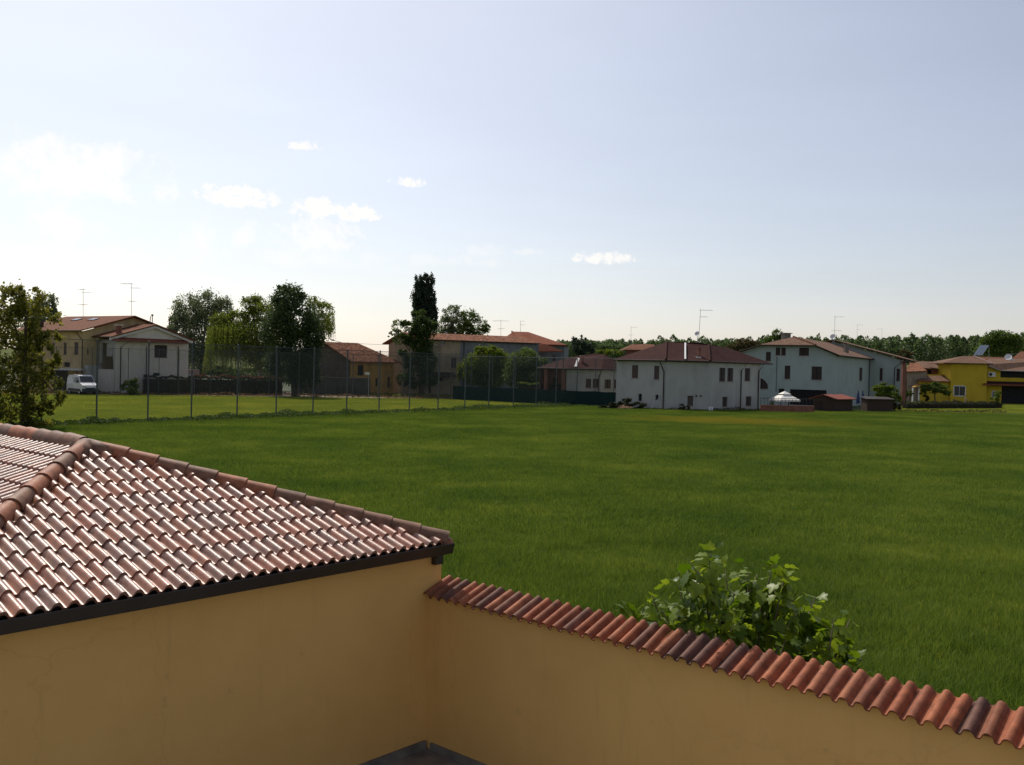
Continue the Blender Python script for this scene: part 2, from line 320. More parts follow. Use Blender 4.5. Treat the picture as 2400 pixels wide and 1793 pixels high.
def netmat(name, col, pitch, wire):
    """woven wire: diamonds drawn by two crossed sawtooth lines, holes fully clear"""
    m, nt, b = newmat(name); N = nt.nodes; Lk = nt.links; MATS[name] = m
    b.inputs['Base Color'].default_value = (*col, 1); b.inputs['Roughness'].default_value = .5; b.inputs['Metallic'].default_value = .3
    uv = N.new('ShaderNodeUVMap'); sp = N.new('ShaderNodeSeparateXYZ'); Lk.new(uv.outputs[0], sp.inputs[0]); cur = None
    for op in ('ADD', 'SUBTRACT'):
        a = N.new('ShaderNodeMath'); a.operation = op; Lk.new(sp.outputs['X'], a.inputs[0]); Lk.new(sp.outputs['Y'], a.inputs[1])
        d = N.new('ShaderNodeMath'); d.operation = 'DIVIDE'; d.inputs[1].default_value = pitch; Lk.new(a.outputs[0], d.inputs[0])
        f = N.new('ShaderNodeMath'); f.operation = 'FRACT'; Lk.new(d.outputs[0], f.inputs[0])
        l = N.new('ShaderNodeMath'); l.operation = 'LESS_THAN'; l.inputs[1].default_value = wire/pitch; Lk.new(f.outputs[0], l.inputs[0])
        if cur is None: cur = l
        else:
            mx = N.new('ShaderNodeMath'); mx.operation = 'MAXIMUM'; Lk.new(cur.outputs[0], mx.inputs[0]); Lk.new(l.outputs[0], mx.inputs[1]); cur = mx
    Lk.new(cur.outputs[0], b.inputs['Alpha']); return m

def ochre():
    m, nt, b = newmat('ochre_plaster'); N = nt.nodes; Lk = nt.links
    tc = N.new('ShaderNodeTexCoord')
    def noise(sc, det, st=None):
        n = N.new('ShaderNodeTexNoise'); n.inputs['Scale'].default_value = sc; n.inputs['Detail'].default_value = det; n.inputs['Roughness'].default_value = .65; v = tc.outputs['Object']
        if st:
            mp = N.new('ShaderNodeMapping'); mp.inputs['Scale'].default_value = st; Lk.new(v, mp.inputs['Vector']); v = mp.outputs[0]
        Lk.new(v, n.inputs['Vector']); return n.outputs['Fac']
    def mixin(src, fac, lo, hi, amt, col):
        mr = N.new('ShaderNodeMapRange'); mr.inputs['From Min'].default_value = lo; mr.inputs['From Max'].default_value = hi; mr.inputs['To Max'].default_value = amt; Lk.new(fac, mr.inputs['Value'])
        mx = N.new('ShaderNodeMixRGB'); mx.inputs['Color2'].default_value = (*col, 1); Lk.new(mr.outputs[0], mx.inputs['Fac'])
        if isinstance(src, tuple): mx.inputs['Color1'].default_value = (*src, 1)
        else: Lk.new(src, mx.inputs['Color1'])
        return mx.outputs[0]
    c = mixin((.76, .46, .15), noise(.9, 6), .4, .7, .6, (.64, .37, .11))          # cloudy limewash
    c = mixin(c, noise(1.1, 8, (5, 5, .45)), .58, .72, .35, (.52, .29, .10))         # faint rain runs
    c = mixin(c, noise(3.2, 9), .66, .74, .45, (.40, .24, .10))                      # small stains
    c = mixin(c, noise(240, 2), .45, .7, .25, (.95, .56, .2))                        # sand grain
    vo = N.new('ShaderNodeTexVoronoi'); vo.feature = 'DISTANCE_TO_EDGE'; vo.inputs['Scale'].default_value = .4
    wp = N.new('ShaderNodeTexNoise'); wp.inputs['Scale'].default_value = 4; wp.inputs['Detail'].default_value = 6; Lk.new(tc.outputs['Object'], wp.inputs['Vector'])
    av = N.new('ShaderNodeVectorMath'); av.operation = 'MULTIPLY_ADD'; av.inputs[1].default_value = (.35, .35, .35); Lk.new(wp.outputs['Color'], av.inputs[0]); Lk.new(tc.outputs['Object'], av.inputs[2]); Lk.new(av.outputs[0], vo.inputs['Vector'])
    cr = N.new('ShaderNodeMapRange'); cr.inputs['From Min'].default_value = .006; cr.inputs['From Max'].default_value = 0; cr.inputs['To Max'].default_value = .09; Lk.new(vo.outputs['Distance'], cr.inputs['Value'])
    mx = N.new('ShaderNodeMixRGB'); mx.inputs['Color2'].default_value = (.2, .11, .04, 1); Lk.new(cr.outputs[0], mx.inputs['Fac']); Lk.new(c, mx.inputs['Color1'])
    Lk.new(mx.outputs[0], b.inputs['Base Color']); b.inputs['Roughness'].default_value = .92; b.inputs['Specular IOR Level'].default_value = .12
    ad = N.new('ShaderNodeMath'); ad.operation = 'ADD'; Lk.new(noise(160, 3), ad.inputs[0]); Lk.new(noise(7, 4), ad.inputs[1])
    bp = N.new('ShaderNodeBump'); bp.inputs['Strength'].default_value = .35; bp.inputs['Distance'].default_value = .006; Lk.new(ad.outputs[0], bp.inputs['Height']); Lk.new(bp.outputs[0], b.inputs['Normal'])
    return m
M = {
 'wallY': ochre(),
 'gutter': mat('brown_sheet_metal', (.035, .026, .02), .42, .2, 4, spec=.5),
 'concrete': mat('dark_concrete', (.22, .20, .17), .9, .4, 2.5, .4, 60),
 'soil': mat('soil', (.055, .06, .022), .95, .4, .6),
 'mud': mat('dry_earth', (.17, .10, .06), .95, .45, 1.5, .6, 8),
 'road': mat('pale_gravel_road', (.36, .31, .25), .95, .2, 1.0),
 'verge': mat('dry_verge', (.20, .14, .06), .95, .5, .8),
 'levee': mat('levee_grass', (.14, .16, .035), .95, .4, .06),
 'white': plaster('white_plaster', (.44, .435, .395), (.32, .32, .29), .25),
 'blue': plaster('pale_blue_plaster', (.40, .45, .41), (.30, .345, .315), .22),
 'cream': plaster('cream_plaster', (.56, .42, .22), (.38, .28, .15), .3),
 'offwhite': plaster('off_white_plaster', (.72, .67, .58), (.58, .53, .45), .3),
 'tan': plaster('tan_old_plaster', (.42, .33, .22), (.22, .17, .12), .35),
 'greyblue': plaster('grey_blue_plaster', (.22, .23, .23), (.12, .125, .13), .35),
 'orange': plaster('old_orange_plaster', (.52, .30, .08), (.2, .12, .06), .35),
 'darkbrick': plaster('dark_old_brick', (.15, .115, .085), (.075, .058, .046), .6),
 'yellow': plaster('bright_yellow_plaster', (.60, .42, .04), (.47, .32, .03), .25),
 'pinkstone': plaster('rough_stone_render', (.36, .28, .22), (.2, .15, .12), .6),
 'shutter': mat('brown_shutter', (.055, .035, .026), .6, .3, 8),
 'shutterG': mat('grey_brown_shutter', (.10, .07, .055), .6, .3, 8),
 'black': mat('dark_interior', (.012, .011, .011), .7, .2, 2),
 'glass': mat('window_glass', (.02, .024, .028), .12, .2, 1, spec=.6),
 'sill': mat('stone_sill', (.38, .27, .23), .8, .2, 6),
 'trim': mat('white_trim', (.72, .71, .69), .7, .15, 5),
 'fascia': mat('dark_fascia', (.045, .032, .026), .6, .25, 4),
 'metal': mat('galvanised', (.33, .35, .36), .45, .25, 6, spec=.5, metal=.6),
 'postM': mat('grey_green_post', (.075, .088, .088), .5, .25, 5, spec=.4),
 'alu': mat('aluminium', (.42, .42, .43), .4, .2, 10, spec=.5, metal=.5),
 'paint': mat('white_van_paint', (.74, .74, .74), .35, .08, 2, spec=.5),
 'rubber': mat('rubber', (.02, .02, .02), .85, .2, 5),
 'plastic': mat('black_bumper_plastic', (.035, .035, .037), .6, .2, 6),
 'lamp': mat('headlamp_lens', (.55, .56, .58), .15, .1, 4, spec=.7),
 'wood': mat('dark_stained_wood', (.06, .037, .026), .75, .35, 5, stretch=(1, 1, 8)),
 'canvas': mat('white_canvas', (.82, .79, .72), .85, .06, 2),
 'blueC': mat('blue_umbrella_cloth', (.035, .06, .14), .85, .25, 4),
 'bark': mat('bark', (.11, .085, .06), .95, .4, 6, .5, 20),
 'barkp': mat('pale_bark', (.36, .33, .28), .95, .35, 5, .4, 20),
 'figstem': mat('fig_stem', (.15, .12, .08), .9, .35, 8, .4, 30),
 'screen': mat('green_shade_net', (.008, .026, .024), .9, .25, 1.5),
 'solar': mat('solar_collector', (.42, .47, .52), .2, .1, 2, spec=.6),
 'signB': mat('sign_blue', (.02, .09, .35), .5, .1, 3),
 'brickred': mat('red_brown_render', (.26, .11, .075), .9, .3, 2),
 'pole': mat('weathered_pole', (.20, .19, .17), .85, .25, 3),
 'roofBr': roofmat('dark_brown_tiles', (.032, .013, .011), (.062, .024, .019)),
 'roofRed': roofmat('red_clay_tiles', (.17, .06, .035), (.26, .095, .055)),
 'roofOld': roofmat('old_coppi', (.07, .032, .020), (.36, .16, .09), 2.6),
 'roofBn': roofmat('brown_clay_tiles', (.13, .058, .034), (.21, .095, .058)),
 'roofTan': roofmat('tan_clay_tiles', (.13, .078, .052), (.21, .125, .085)),
 'roofHut': mat('hut_red_shingle', (.26, .075, .05), .85, .25, 3),
 'tile': tilemat('roof_tile', [(.36, .145, .078), (.31, .15, .095), (.39, .16, .084), (.33, .17, .11), (.36, .14, .074), (.28, .15, .105)], .44, 1.0),
 'tileC': tilemat('coping_tile', [(.29, .092, .042), (.13, .062, .044), (.32, .105, .047), (.25, .085, .042), (.17, .075, .048), (.31, .112, .054), (.22, .078, .040)], .7, .22, .7),
 'tileH': tilemat('hip_tile', [(.30, .115, .06), (.19, .10, .062), (.34, .125, .06), (.23, .115, .068)], .62, .3, .5),
}
# ================================================================== GROUND
YC = P(1730, 990)
M['field'] = grassmat('field_grass_blades', (.052, .104, .011), (.195, .270, .028), (.42, .30, .028), ((YC.x, YC.y, 0), (1/11, 1/7, 0)))
M['lawn'] = grassmat('lawn_grass_blades', (.17, .22, .022), (.33, .37, .036), (.2, .17, .02))
M['under'] = grassmat('ground_under_grass', (.035, .058, .010), (.085, .12, .018), (.2, .16, .02), ((YC.x, YC.y, 0), (1/11, 1/7, 0)))
mb = MB(); G = 3500
mb.poly([(-G, -200, 0), (G, -200, 0), (G, G, 0), (-G, G, 0)])
struct('ground', mb, M['under'], 'flat green farmland reaching to the horizon')
NEAR = [(-140, 1012), (226, 995), (1351, 951)]                 # foot of the near net fence, photo pixels
FAR = [(-140, 921), (418, 927), (1056, 936), (1351, 951)]      # foot of the far net fence
def interp(tab, x):
    for (x0, y0), (x1, y1) in zip(tab, tab[1:]):
        if x <= x1: return y0+(y1-y0)*(x-x0)/(x1-x0)
    return tab[-1][1]
gp = [P(*q) for q in NEAR]; fp = [P(*q) for q in FAR]
mb = MB(); mb.poly([(q.x, q.y, .012) for q in gp]+[(q.x, q.y, .012) for q in fp[::-1]][1:])
struct('lawn', mb, M['lawn'], 'mown sports lawn inside the tall net fence')
# dry verge and pale road behind the far fence
mb = MB(); a = [(-140, 921), (418, 926.5), (1056, 935)]; b_ = [(-140, 914), (418, 919), (1056, 928)]
mb.poly([P(*q, .02) for q in a]+[P(*q, .02) for q in b_[::-1]]); struct('verge', mb, M['verge'], 'dry brown grass verge between lawn and road')
mb = MB(); mb.poly([P(640, 928.5, .03), P(905, 933, .03), P(880, 925, .03), P(760, 920.5, .03), P(650, 919.5, .03), P(400, 915, .03), P(100, 912, .03), P(60, 918, .03), P(400, 920.5, .03)])
struct('road', mb, M['road'], 'pale dusty road running past the old barn')
# levee: long grassy flood bank far behind the houses
mb = MB(); prev = None
for X, Y in ((-900, 520), (-300, 470), (0, 420), (60, 380), (140, 300), (230, 250), (420, 220)):
    row = [(X-4, Y-24, -.5), (X, Y-4, 8.4), (X+1, Y+3, 8.4), (X+6, Y+24, -.5)]
    if prev:
        for k in range(3): mb.poly([prev[k], row[k], row[k+1], prev[k+1]])
    prev = row
struct('levee', mb, M['levee'], 'grassy flood levee in front of the poplar wood')

# ================================================================== OUTBUILDING (tiled hip roof, ochre walls)
C0 = P(998, 1752); AU = 48.3
U = dv(AU); W_ = Vector((math.sin(R(AU)), -math.cos(R(AU)), 0))
def G3(s, t, z): return Vector((C0.x, C0.y, 0))+U*s+W_*t+Vector((0, 0, z))
ES, ET, ZE = .15, .15, 2.470
best = None
for L10 in range(480, 720, 4):
    L_ = L10/100
    A_ = G3(ES-L_/2, ET-L_/2, 0)
    za = zrow(A_, 1052); e = abs(proj((A_.x, A_.y, za))[0]-203)
    if best is None or e < best[0]: best = (e, L_, za)
L_, ZA = best[1], best[2]
print('roof L', L_, 'apex z', ZA)
TH = math.atan2(ZA-ZE, L_/2); BK = 7.0     # ridge length behind the apex
ob = thing('outbuilding', 'low ochre outbuilding with glossy terracotta hip roof', 'outbuilding', G3(-L_/2, -L_/2, 0))
s0, s1 = .195-L_+.1, .195
mb = MB(); t1 = -L_-BK+.3
mb.poly([G3(s0, 0, -.1), G3(s1, 0, -.1), G3(s1, 0, 2.43), G3(s0, 0, 2.43)]); part('wall', mb, M['wallY'], ob)
mb = MB(); mb.poly([G3(s1, 0, -.1), G3(s1, t1, -.1), G3(s1, t1, 2.43), G3(s1, 0, 2.43)]); part('wall', mb, M['wallY'], ob)
mb = MB(); mb.poly([G3(s0, t1, -.1), G3(s0, 0, -.1), G3(s0, 0, 2.43), G3(s0, t1, 2.43)]); part('wall', mb, M['wallY'], ob)
mb = MB(); mb.poly([G3(s1, t1, -.1), G3(s0, t1, -.1), G3(s0, t1, 2.43), G3(s1, t1, 2.43)]); part('wall', mb, M['wallY'], ob)
EA = G3(ES, ET, ZE); EB = G3(ES-L_, ET, ZE); AP = G3(ES-L_/2, ET-L_/2, ZA); RB = G3(ES-L_/2, ET-L_/2-BK, ZA)
BA = G3(ES, ET-L_/2-BK-.01, ZE); BB = G3(ES-L_, ET-L_/2-BK-.01, ZE)
dn = Vector((0, 0, -.015))
mb = MB(); mb.slab([EA+dn, AP+dn, EB+dn], .05); mb.slab([EB+dn, AP+dn, RB+dn, BB+dn], .05); mb.slab([EA+dn, BA+dn, RB+dn, AP+dn], .05)
mb.poly([BA+dn, BB+dn, RB+dn])
roof = part('roof', mb, M['fascia'], ob)
PITCHW, EXPO, TLEN = .1435, .316, .365
def tile_mesh(name, p, ln, material, roll=.062, lift=.027, th=.036):
    prof = [(-.08, .012), (0, .002), (.16, .0), (.24, .006), (.29, .3*roll), (.37, .68*roll), (.48, .93*roll), (.60, roll), (.73, .93*roll), (.85, .68*roll), (.94, .3*roll), (1.0, .006)]
    V = []; Fc = []; n = len(prof)
    V += [(x*p, 0, z+lift) for x, z in prof]; V += [(x*p, ln, z+.002) for x, z in prof]
    Fc += [(i, i+1, n+i+1, n+i) for i in range(n-1)]
    V += [(x*p, 0, z+lift) for x, z in prof]; V += [(x*p, .004, z+lift-th) for x, z in prof]
    Fc += [(3*n+i, 3*n+i+1, 2*n+i+1, 2*n+i) for i in range(n-1)]
    me = bpy.data.meshes.new(name); me.from_pydata(V, [], Fc); me.materials.append(material)
    for k, pl in enumerate(me.polygons): pl.use_smooth = k < n-1
    me.update(); return me
TM = tile_mesh('tile', PITCHW, TLEN, M['tile'])
def basis(X, Y, Z, o):
    m = Matrix((X, Y, Z)).transposed().to_4x4(); m.translation = o; return m
cs, sn = math.cos(TH), math.sin(TH)
Zv = Vector((0, 0, 1))
rest = MB(); ntile = [0]
def place_tile(Mx, planes, visible):
    """planes: vertical hip planes (point, normal kept side) that may cut this tile"""
    me = TM
    loc = [Mx @ v.co for v in TM.vertices]; cut = [pl for pl in planes if min((q-pl[0]).dot(pl[1]) for q in loc) < 0]
    if cut:
        if any(max((q-pl[0]).dot(pl[1]) for q in loc) < .03 for pl in cut): return
        bm = bmesh.new(); bm.from_mesh(TM); inv = Mx.inverted(); i3 = Mx.to_3x3().transposed()
        for p0, nn in cut:
            bmesh.ops.bisect_plane(bm, geom=bm.verts[:]+bm.edges[:]+bm.faces[:], plane_co=inv @ p0, plane_no=i3 @ nn, clear_inner=True)
        if not bm.faces: bm.free(); return
        me = bpy.data.meshes.new('tile'); bm.to_mesh(me); bm.free(); me.materials.append(M['tile']) if not me.materials else None
    if visible and ntile[0] < 300:
        o = link('tile', me, roof); o.matrix_local = Matrix.Translation(-world_of(roof)) @ Mx; ntile[0] += 1
    else:
        i = len(rest.v); rest.v += [tuple(Mx @ v.co) for v in me.vertices]; rest.f += [tuple(i+k for k in p.vertices) for p in me.polygons]
def inframe(q, mg=40):
    x, y = proj(q); return -mg < x < 2400+mg and y > 900
hipR = (AP, (-U+W_).normalized()); hipL = (AP, (U+W_).normalized())
hipL2 = (AP, (-U-W_).normalized()); hipR2 = (AP, (U-W_).normalized())
def jit(): return Matrix.Rotation(random.gauss(0, .006), 4, 'Z') @ Matrix.Rotation(random.gauss(0, .006), 4, 'Y')
rows = int(L_/2/cs/EXPO)+1
MY, MZ = (-W_*cs+Zv*sn), (W_*sn+Zv*cs)
for r in range(rows):
    for i in range(-1, int(L_/PITCHW)+1):
        o = EB+U*(i*PITCHW+.03)+MY*(r*EXPO-.03)+MZ*random.uniform(0, .003)
        c = o+U*PITCHW/2+MY*.15
        place_tile(basis(U, MY, MZ, o) @ jit(), [hipR, hipL], inframe(c))
LY, LZ = (U*cs+Zv*sn), (-U*sn+Zv*cs)
RY, RZ = (-U*cs+Zv*sn), (U*sn+Zv*cs)
for r in range(rows):
    for i in range(-2, int((L_/2+BK)/PITCHW)):
        o = EB-W_*(i*PITCHW+PITCHW)+LY*(r*EXPO-.03)+LZ*random.uniform(0, .003)
        c = o+W_*PITCHW/2+LY*.15; v = inframe(c) and proj(c)[0] < 200
        if i*PITCHW < L_/2+3.5: place_tile(basis(W_, LY, LZ, o) @ jit(), [hipL2, (AP, -U)], v)
        o = EA-W_*(i*PITCHW)+RY*(r*EXPO-.03)
        if i*PITCHW < L_/2+1.5: place_tile(basis(-W_, RY, RZ, o), [hipR2, (AP, U)], False)
print('tiles as parts', ntile[0])
o = part('tile_field', rest, M['tile'], roof); o['kind'] = 'stuff'
def hip_mesh(name, ln, r0, r1, th=.016, n=9, arc=205):
    V = []; Fc = []
    for y, r in ((0, r0), (ln, r1)):
        V += [(r*math.sin(R(arc)*(k/n-.5)), y, r*math.cos(R(arc)*(k/n-.5))) for k in range(n+1)]
    Fc += [(k+1, k, n+1+k, n+2+k) for k in range(n)]
    b = len(V)
    V += [(r0*math.sin(R(arc)*(k/n-.5)), 0, r0*math.cos(R(arc)*(k/n-.5))) for k in range(n+1)]
    V += [((r0-th)*math.sin(R(arc)*(k/n-.5)), .0, (r0-th)*math.cos(R(arc)*(k/n-.5))) for k in range(n+1)]
    Fc += [(b+k, b+k+1, b+n+2+k, b+n+1+k) for k in range(n)]
    me = bpy.data.meshes.new(name); me.from_pydata(V, [], Fc); me.materials.append(M['tileH'])
    for k, p in enumerate(me.polygons): p.use_smooth = k < n
    return me
def hip_run(p0, p1, n, name, mesh, zup=.040):
    ax = (p1-p0).normalized(); side = ax.cross(Zv).normalized(); up = side.cross(ax)
    for k in range(n):
        q = p0+(p1-p0)*(k/n)+up*zup
        o = link(name, mesh, roof); Mx = basis(side, ax, up, q) @ Matrix.Rotation(random.gauss(0, .012), 4, 'Z')
        o.matrix_local = Matrix.Translation(-world_of(roof)) @ Mx
hl = (AP-EA).length; HN = 12; HM = hip_mesh('hip_tile', hl/HN+.045, .108, .086); 
hip_run(EA+(AP-EA)*.004, AP-(AP-EA)*.03, HN, 'hip_tile', HM)
hip_run(EB, AP-(AP-EB)*.03, HN, 'hip_tile', HM)
RN = 18; hip_run(RB, AP+(RB-AP)*.012, RN, 'ridge_tile', hip_mesh('ridge_tile', BK/RN+.045, .122, .10), .045)
# closing cap of the last hip tile and the three-way apex piece
mb = MB(); ax = (AP-EA).normalized(); mb.lathe(EA+ax*.03-Zv*.02, [(.104, -.03), (.10, .03), (.075, .075), (.035, .098), (.001, .105)], 12); part('hip_end_cap', mb, M['tileH'], roof, smooth=True)
mb = MB(); mb.lathe(AP-Zv*.035, [(.15, -.04), (.148, .04), (.13, .1), (.085, .142), (.03, .16), (.001, .162)], 16)
for e in (EA, EB, RB):
    d = (e-AP).normalized(); mb.tube([AP+Zv*.012, AP+d*.16+Zv*.012, AP+d*.34+Zv*.008], [.118, .12, .122], 12)
part('apex_tile', mb, M['tileH'], roof, smooth=True)
# gutter: open channel along the eave with a cut end
mb = MB(); ga, gb = ES-L_-.2, .155; tb, tf = .1, .25
def chan(q0, q1, sec):
    for (a0, z0), (a1, z1) in zip(sec, sec[1:]):
        mb.poly([q0(a0, z0), q1(a0, z0), q1(a1, z1), q0(a1, z1)])
sec = [(tb, 2.487), (tb, 2.368), (tf-.035, 2.368), (tf, 2.480), (tf+.010, 2.490), (tf+.014, 2.482), (tf-.02, 2.362), (tb-.004, 2.362)]
chan(lambda t, z: G3(ga, t, z), lambda t, z: G3(gb, t, z), sec)
for s in (ga, gb): mb.poly([G3(s, t, z) for t, z in ((tb, 2.487), (tb, 2.368), (tf-.035, 2.368), (tf, 2.480))])
part('gutter', mb, M['gutter'], ob)
mb = MB(); mb.box(G3(.085, .05, 2.335), (.1, .09, .06), AU); mb.box(G3(.085, .045, 2.275), (.13, .07, .12), AU); part('gutter_outlet', mb, M['gutter'], ob)
mb = MB(); mb.box(G3((s0+s1)/2, .0, 2.40), (s1-s0, .16, .06), AU); part('eave_board', mb, M['gutter'], ob)

# ================================================================== BOUNDARY WALL with tile coping
bw = thing('boundary_wall', 'ochre courtyard wall capped with mixed terracotta coping tiles', 'wall', G3(.12, 4, 0))
mb = MB(); WE = 9.5
lo = [G3(0, .0, -.1), G3(0, WE, -.1), G3(.24, WE, -.1), G3(.24, .0, -.1)]; hi = [G3(0, .0, 1.845), G3(0, WE, 1.845), G3(.24, WE, 1.94), G3(.24, 0, 1.94)]
mb.hexa(lo, hi); part('wall_body', mb, M['wallY'], bw)
tl = .44; ca = math.atan2(.155, .41); CY, CZ = (U*math.cos(ca)+Zv*math.sin(ca)), (-U*math.sin(ca)+Zv*math.cos(ca))
CM = tile_mesh('coping_tile', .1415, tl, M['tileC'], roll=.060, lift=.012, th=.018)
for k in range(int(WE/.1415)):
    Mx = basis(W_, CY, CZ, G3(-.085, -.045+k*.1415, 1.832)) @ Matrix.Rotation(random.gauss(0, .015), 4, 'Z') @ Matrix.Translation((0, random.gauss(0, .004), random.uniform(0, .004)))
    o = link('coping_tile', CM, bw); o.matrix_local = Matrix.Translation(-world_of(bw)) @ Mx
mb = MB(); mb.poly([G3(-14, -.02, .006), G3(.0, -.02, .006), G3(.0, 12, .006), G3(-14, 12, .006)]); struct('courtyard_pavement', mb, M['concrete'], 'dark concrete courtyard floor under the ochre walls')
mb = MB(); mb.box(G3(-3, .02, .05), (5.94, .04, .1), AU); part('plinth', mb, M['concrete'], ob)
mb = MB(); mb.box(G3(-.015, WE/2+.05, .045), (.03, WE-.1, .09), AU); part('plinth', mb, M['concrete'], bw)

# ================================================================== GRASS
def blade_patch(name, n, size, h, wd, segs, material, lean=.35):
    xy = rng.uniform(-size/2, size/2, (n, 2)); an = rng.uniform(0, 2*np.pi, n); hh = h*rng.uniform(.55, 1.15, n)
    ln = rng.normal(0, lean, n)*hh; la = rng.uniform(0, 2*np.pi, n); w = wd*rng.uniform(.7, 1.3, n)
    dx, dy = np.cos(an)*w/2, np.sin(an)*w/2; lx, ly = np.cos(la)*ln, np.sin(la)*ln
    if segs == 1:
        V = np.stack([np.c_[xy[:, 0]-dx, xy[:, 1]-dy, np.zeros(n)], np.c_[xy[:, 0]+dx, xy[:, 1]+dy, np.zeros(n)], np.c_[xy[:, 0]+lx, xy[:, 1]+ly, hh]], 1)
        return fin(name, V.reshape(-1, 3), np.arange(3*n).reshape(-1, 3), material)
    V = np.stack([np.c_[xy[:, 0]-dx, xy[:, 1]-dy, np.zeros(n)], np.c_[xy[:, 0]+dx, xy[:, 1]+dy, np.zeros(n)],
                  np.c_[xy[:, 0]+dx*.8+lx*.35, xy[:, 1]+dy*.8+ly*.35, hh*.62], np.c_[xy[:, 0]-dx*.8+lx*.35, xy[:, 1]-dy*.8+ly*.35, hh*.62],
                  np.c_[xy[:, 0]+lx, xy[:, 1]+ly, hh]], 1).reshape(-1, 3)
    b = np.arange(n)*5; T = np.concatenate([np.c_[b, b+1, b+2], np.c_[b, b+2, b+3], np.c_[b+3, b+2, b+4]])
    return fin(name, V, T, material)
def fin(name, V, T, material):
    me = mesh_np(name, V, T); me.materials.append(material); return me
def scatter(name, label, pts, patches, smin=.85, smax=1.2, kind='stuff', cat='grass'):
    pc = bpy.data.collections.new(name+'_patches')
    for k, me in enumerate(patches): pc.objects.link(bpy.data.objects.new(name+'_patch', me))
    me = bpy.data.meshes.new(name); me.from_pydata([tuple(p) for p in pts], [], []); o = link(name, me); tag(o, label, cat, kind=kind)
    ng = bpy.data.node_groups.new(name+'_nodes', 'GeometryNodeTree')
    ng.interface.new_socket('Geometry', in_out='INPUT', socket_type='NodeSocketGeometry'); ng.interface.new_socket('Geometry', in_out='OUTPUT', socket_type='NodeSocketGeometry')
    N = ng.nodes; Lk = ng.links; gi = N.new('NodeGroupInput'); go = N.new('NodeGroupOutput')
    ip = N.new('GeometryNodeInstanceOnPoints'); ci = N.new('GeometryNodeCollectionInfo'); ci.inputs['Collection'].default_value = pc
    ci.inputs['Separate Children'].default_value = True; ci.inputs['Reset Children'].default_value = True
    rv = N.new('FunctionNodeRandomValue'); rv.data_type = 'FLOAT_VECTOR'; rv.inputs['Min'].default_value = (0, 0, 0); rv.inputs['Max'].default_value = (0, 0, 6.283)
    rs = N.new('FunctionNodeRandomValue'); rs.data_type = 'FLOAT_VECTOR'; rs.inputs['Min'].default_value = (1, 1, smin); rs.inputs['Max'].default_value = (1.05, 1.05, smax)
    ip.inputs['Pick Instance'].default_value = True
    ri = N.new('FunctionNodeRandomValue'); ri.data_type = 'INT'
    for sck in ri.inputs:
        if sck.type == 'INT' and sck.name == 'Max': sck.default_value = len(patches)-1
        if sck.type == 'INT' and sck.name == 'Min': sck.default_value = 0
    Lk.new(gi.outputs[0], ip.inputs['Points']); Lk.new(ci.outputs[0], ip.inputs['Instance'])
    Lk.new(rv.outputs[0], ip.inputs['Rotation']); Lk.new(rs.outputs[0], ip.inputs['Scale'])
    for q in ri.outputs:
        if q.type == 'INT' and q.enabled: Lk.new(q, ip.inputs['Instance Index'])
    Lk.new(ip.outputs[0], go.inputs[0])
    md = o.modifiers.new('scatter', 'NODES'); md.node_group = ng; return o
YL = [(-400, 1024), (226, 996), (1351, 952), (1420, 955), (1561, 961), (1800, 964), (2120, 966), (2240, 969), (2360, 967), (2700, 975)]
near, mid, far, lawn = [], [], [], []
st = 1.3; y = 6.0
while y < 122:
    x = -.62*y-6
    while x < .62*y+6:
        q = Vector((x+random.uniform(-.3, .3), y+random.uniform(-.3, .3), 0)); rel = q-Vector((C0.x, C0.y, 0)); su = rel.dot(U); tw = rel.dot(W_)
        px, py = proj(q)
        if su > .24+.75 and -300 < px < 2700:
            if py > interp(YL, px)+.5:
                (near if y < 26 else mid if y < 55 else far).append(q)
        x += st
    y += st
y = 58.0
while y < 140:
    x = -.62*y-6
    while x < 20:
        q = Vector((x+random.uniform(-.3, .3), y+random.uniform(-.3, .3), .012)); px, py = proj(q)
        if -300 < px < 1351 and interp(FAR, px)+.3 < py < interp(NEAR, px)-.8: lawn.append(q)
        x += st
    y += st
y = 118.0
while y < 215:
    x = .36*y
    while x < .62*y:
        q = Vector((x+random.uniform(-.3, .3), y+random.uniform(-.3, .3), .01)); px, py = proj(q)
        if 2105 < px < 2600 and 939 < py < interp(YL, px)+1.5: lawn.append(q)
        x += st
    y += st
print('grass', len(near), len(mid), len(far), len(lawn))
scatter('meadow_grass', 'long green meadow grass beyond the tiled wall', near, [blade_patch('blades', 5200, 1.75, .26, .008, 2, M['field'], .45) for _ in range(4)], .85, 1.12)
scatter('field_grass', 'green crop field stretching towards the houses', mid, [blade_patch('blades', 3000, 1.75, .26, .013, 2, M['field'], .45) for _ in range(4)], .85, 1.12)
scatter('distant_field_grass', 'far part of the green field before the houses', far, [blade_patch('blades', 1500, 1.75, .24, .024, 1, M['field'], .5) for _ in range(4)], .9, 1.1)
scatter('lawn_grass', 'short bright grass of the sports lawn behind the net fence', lawn, [blade_patch('blades', 1000, 1.75, .07, .03, 1, M['lawn'], .8) for _ in range(3)])

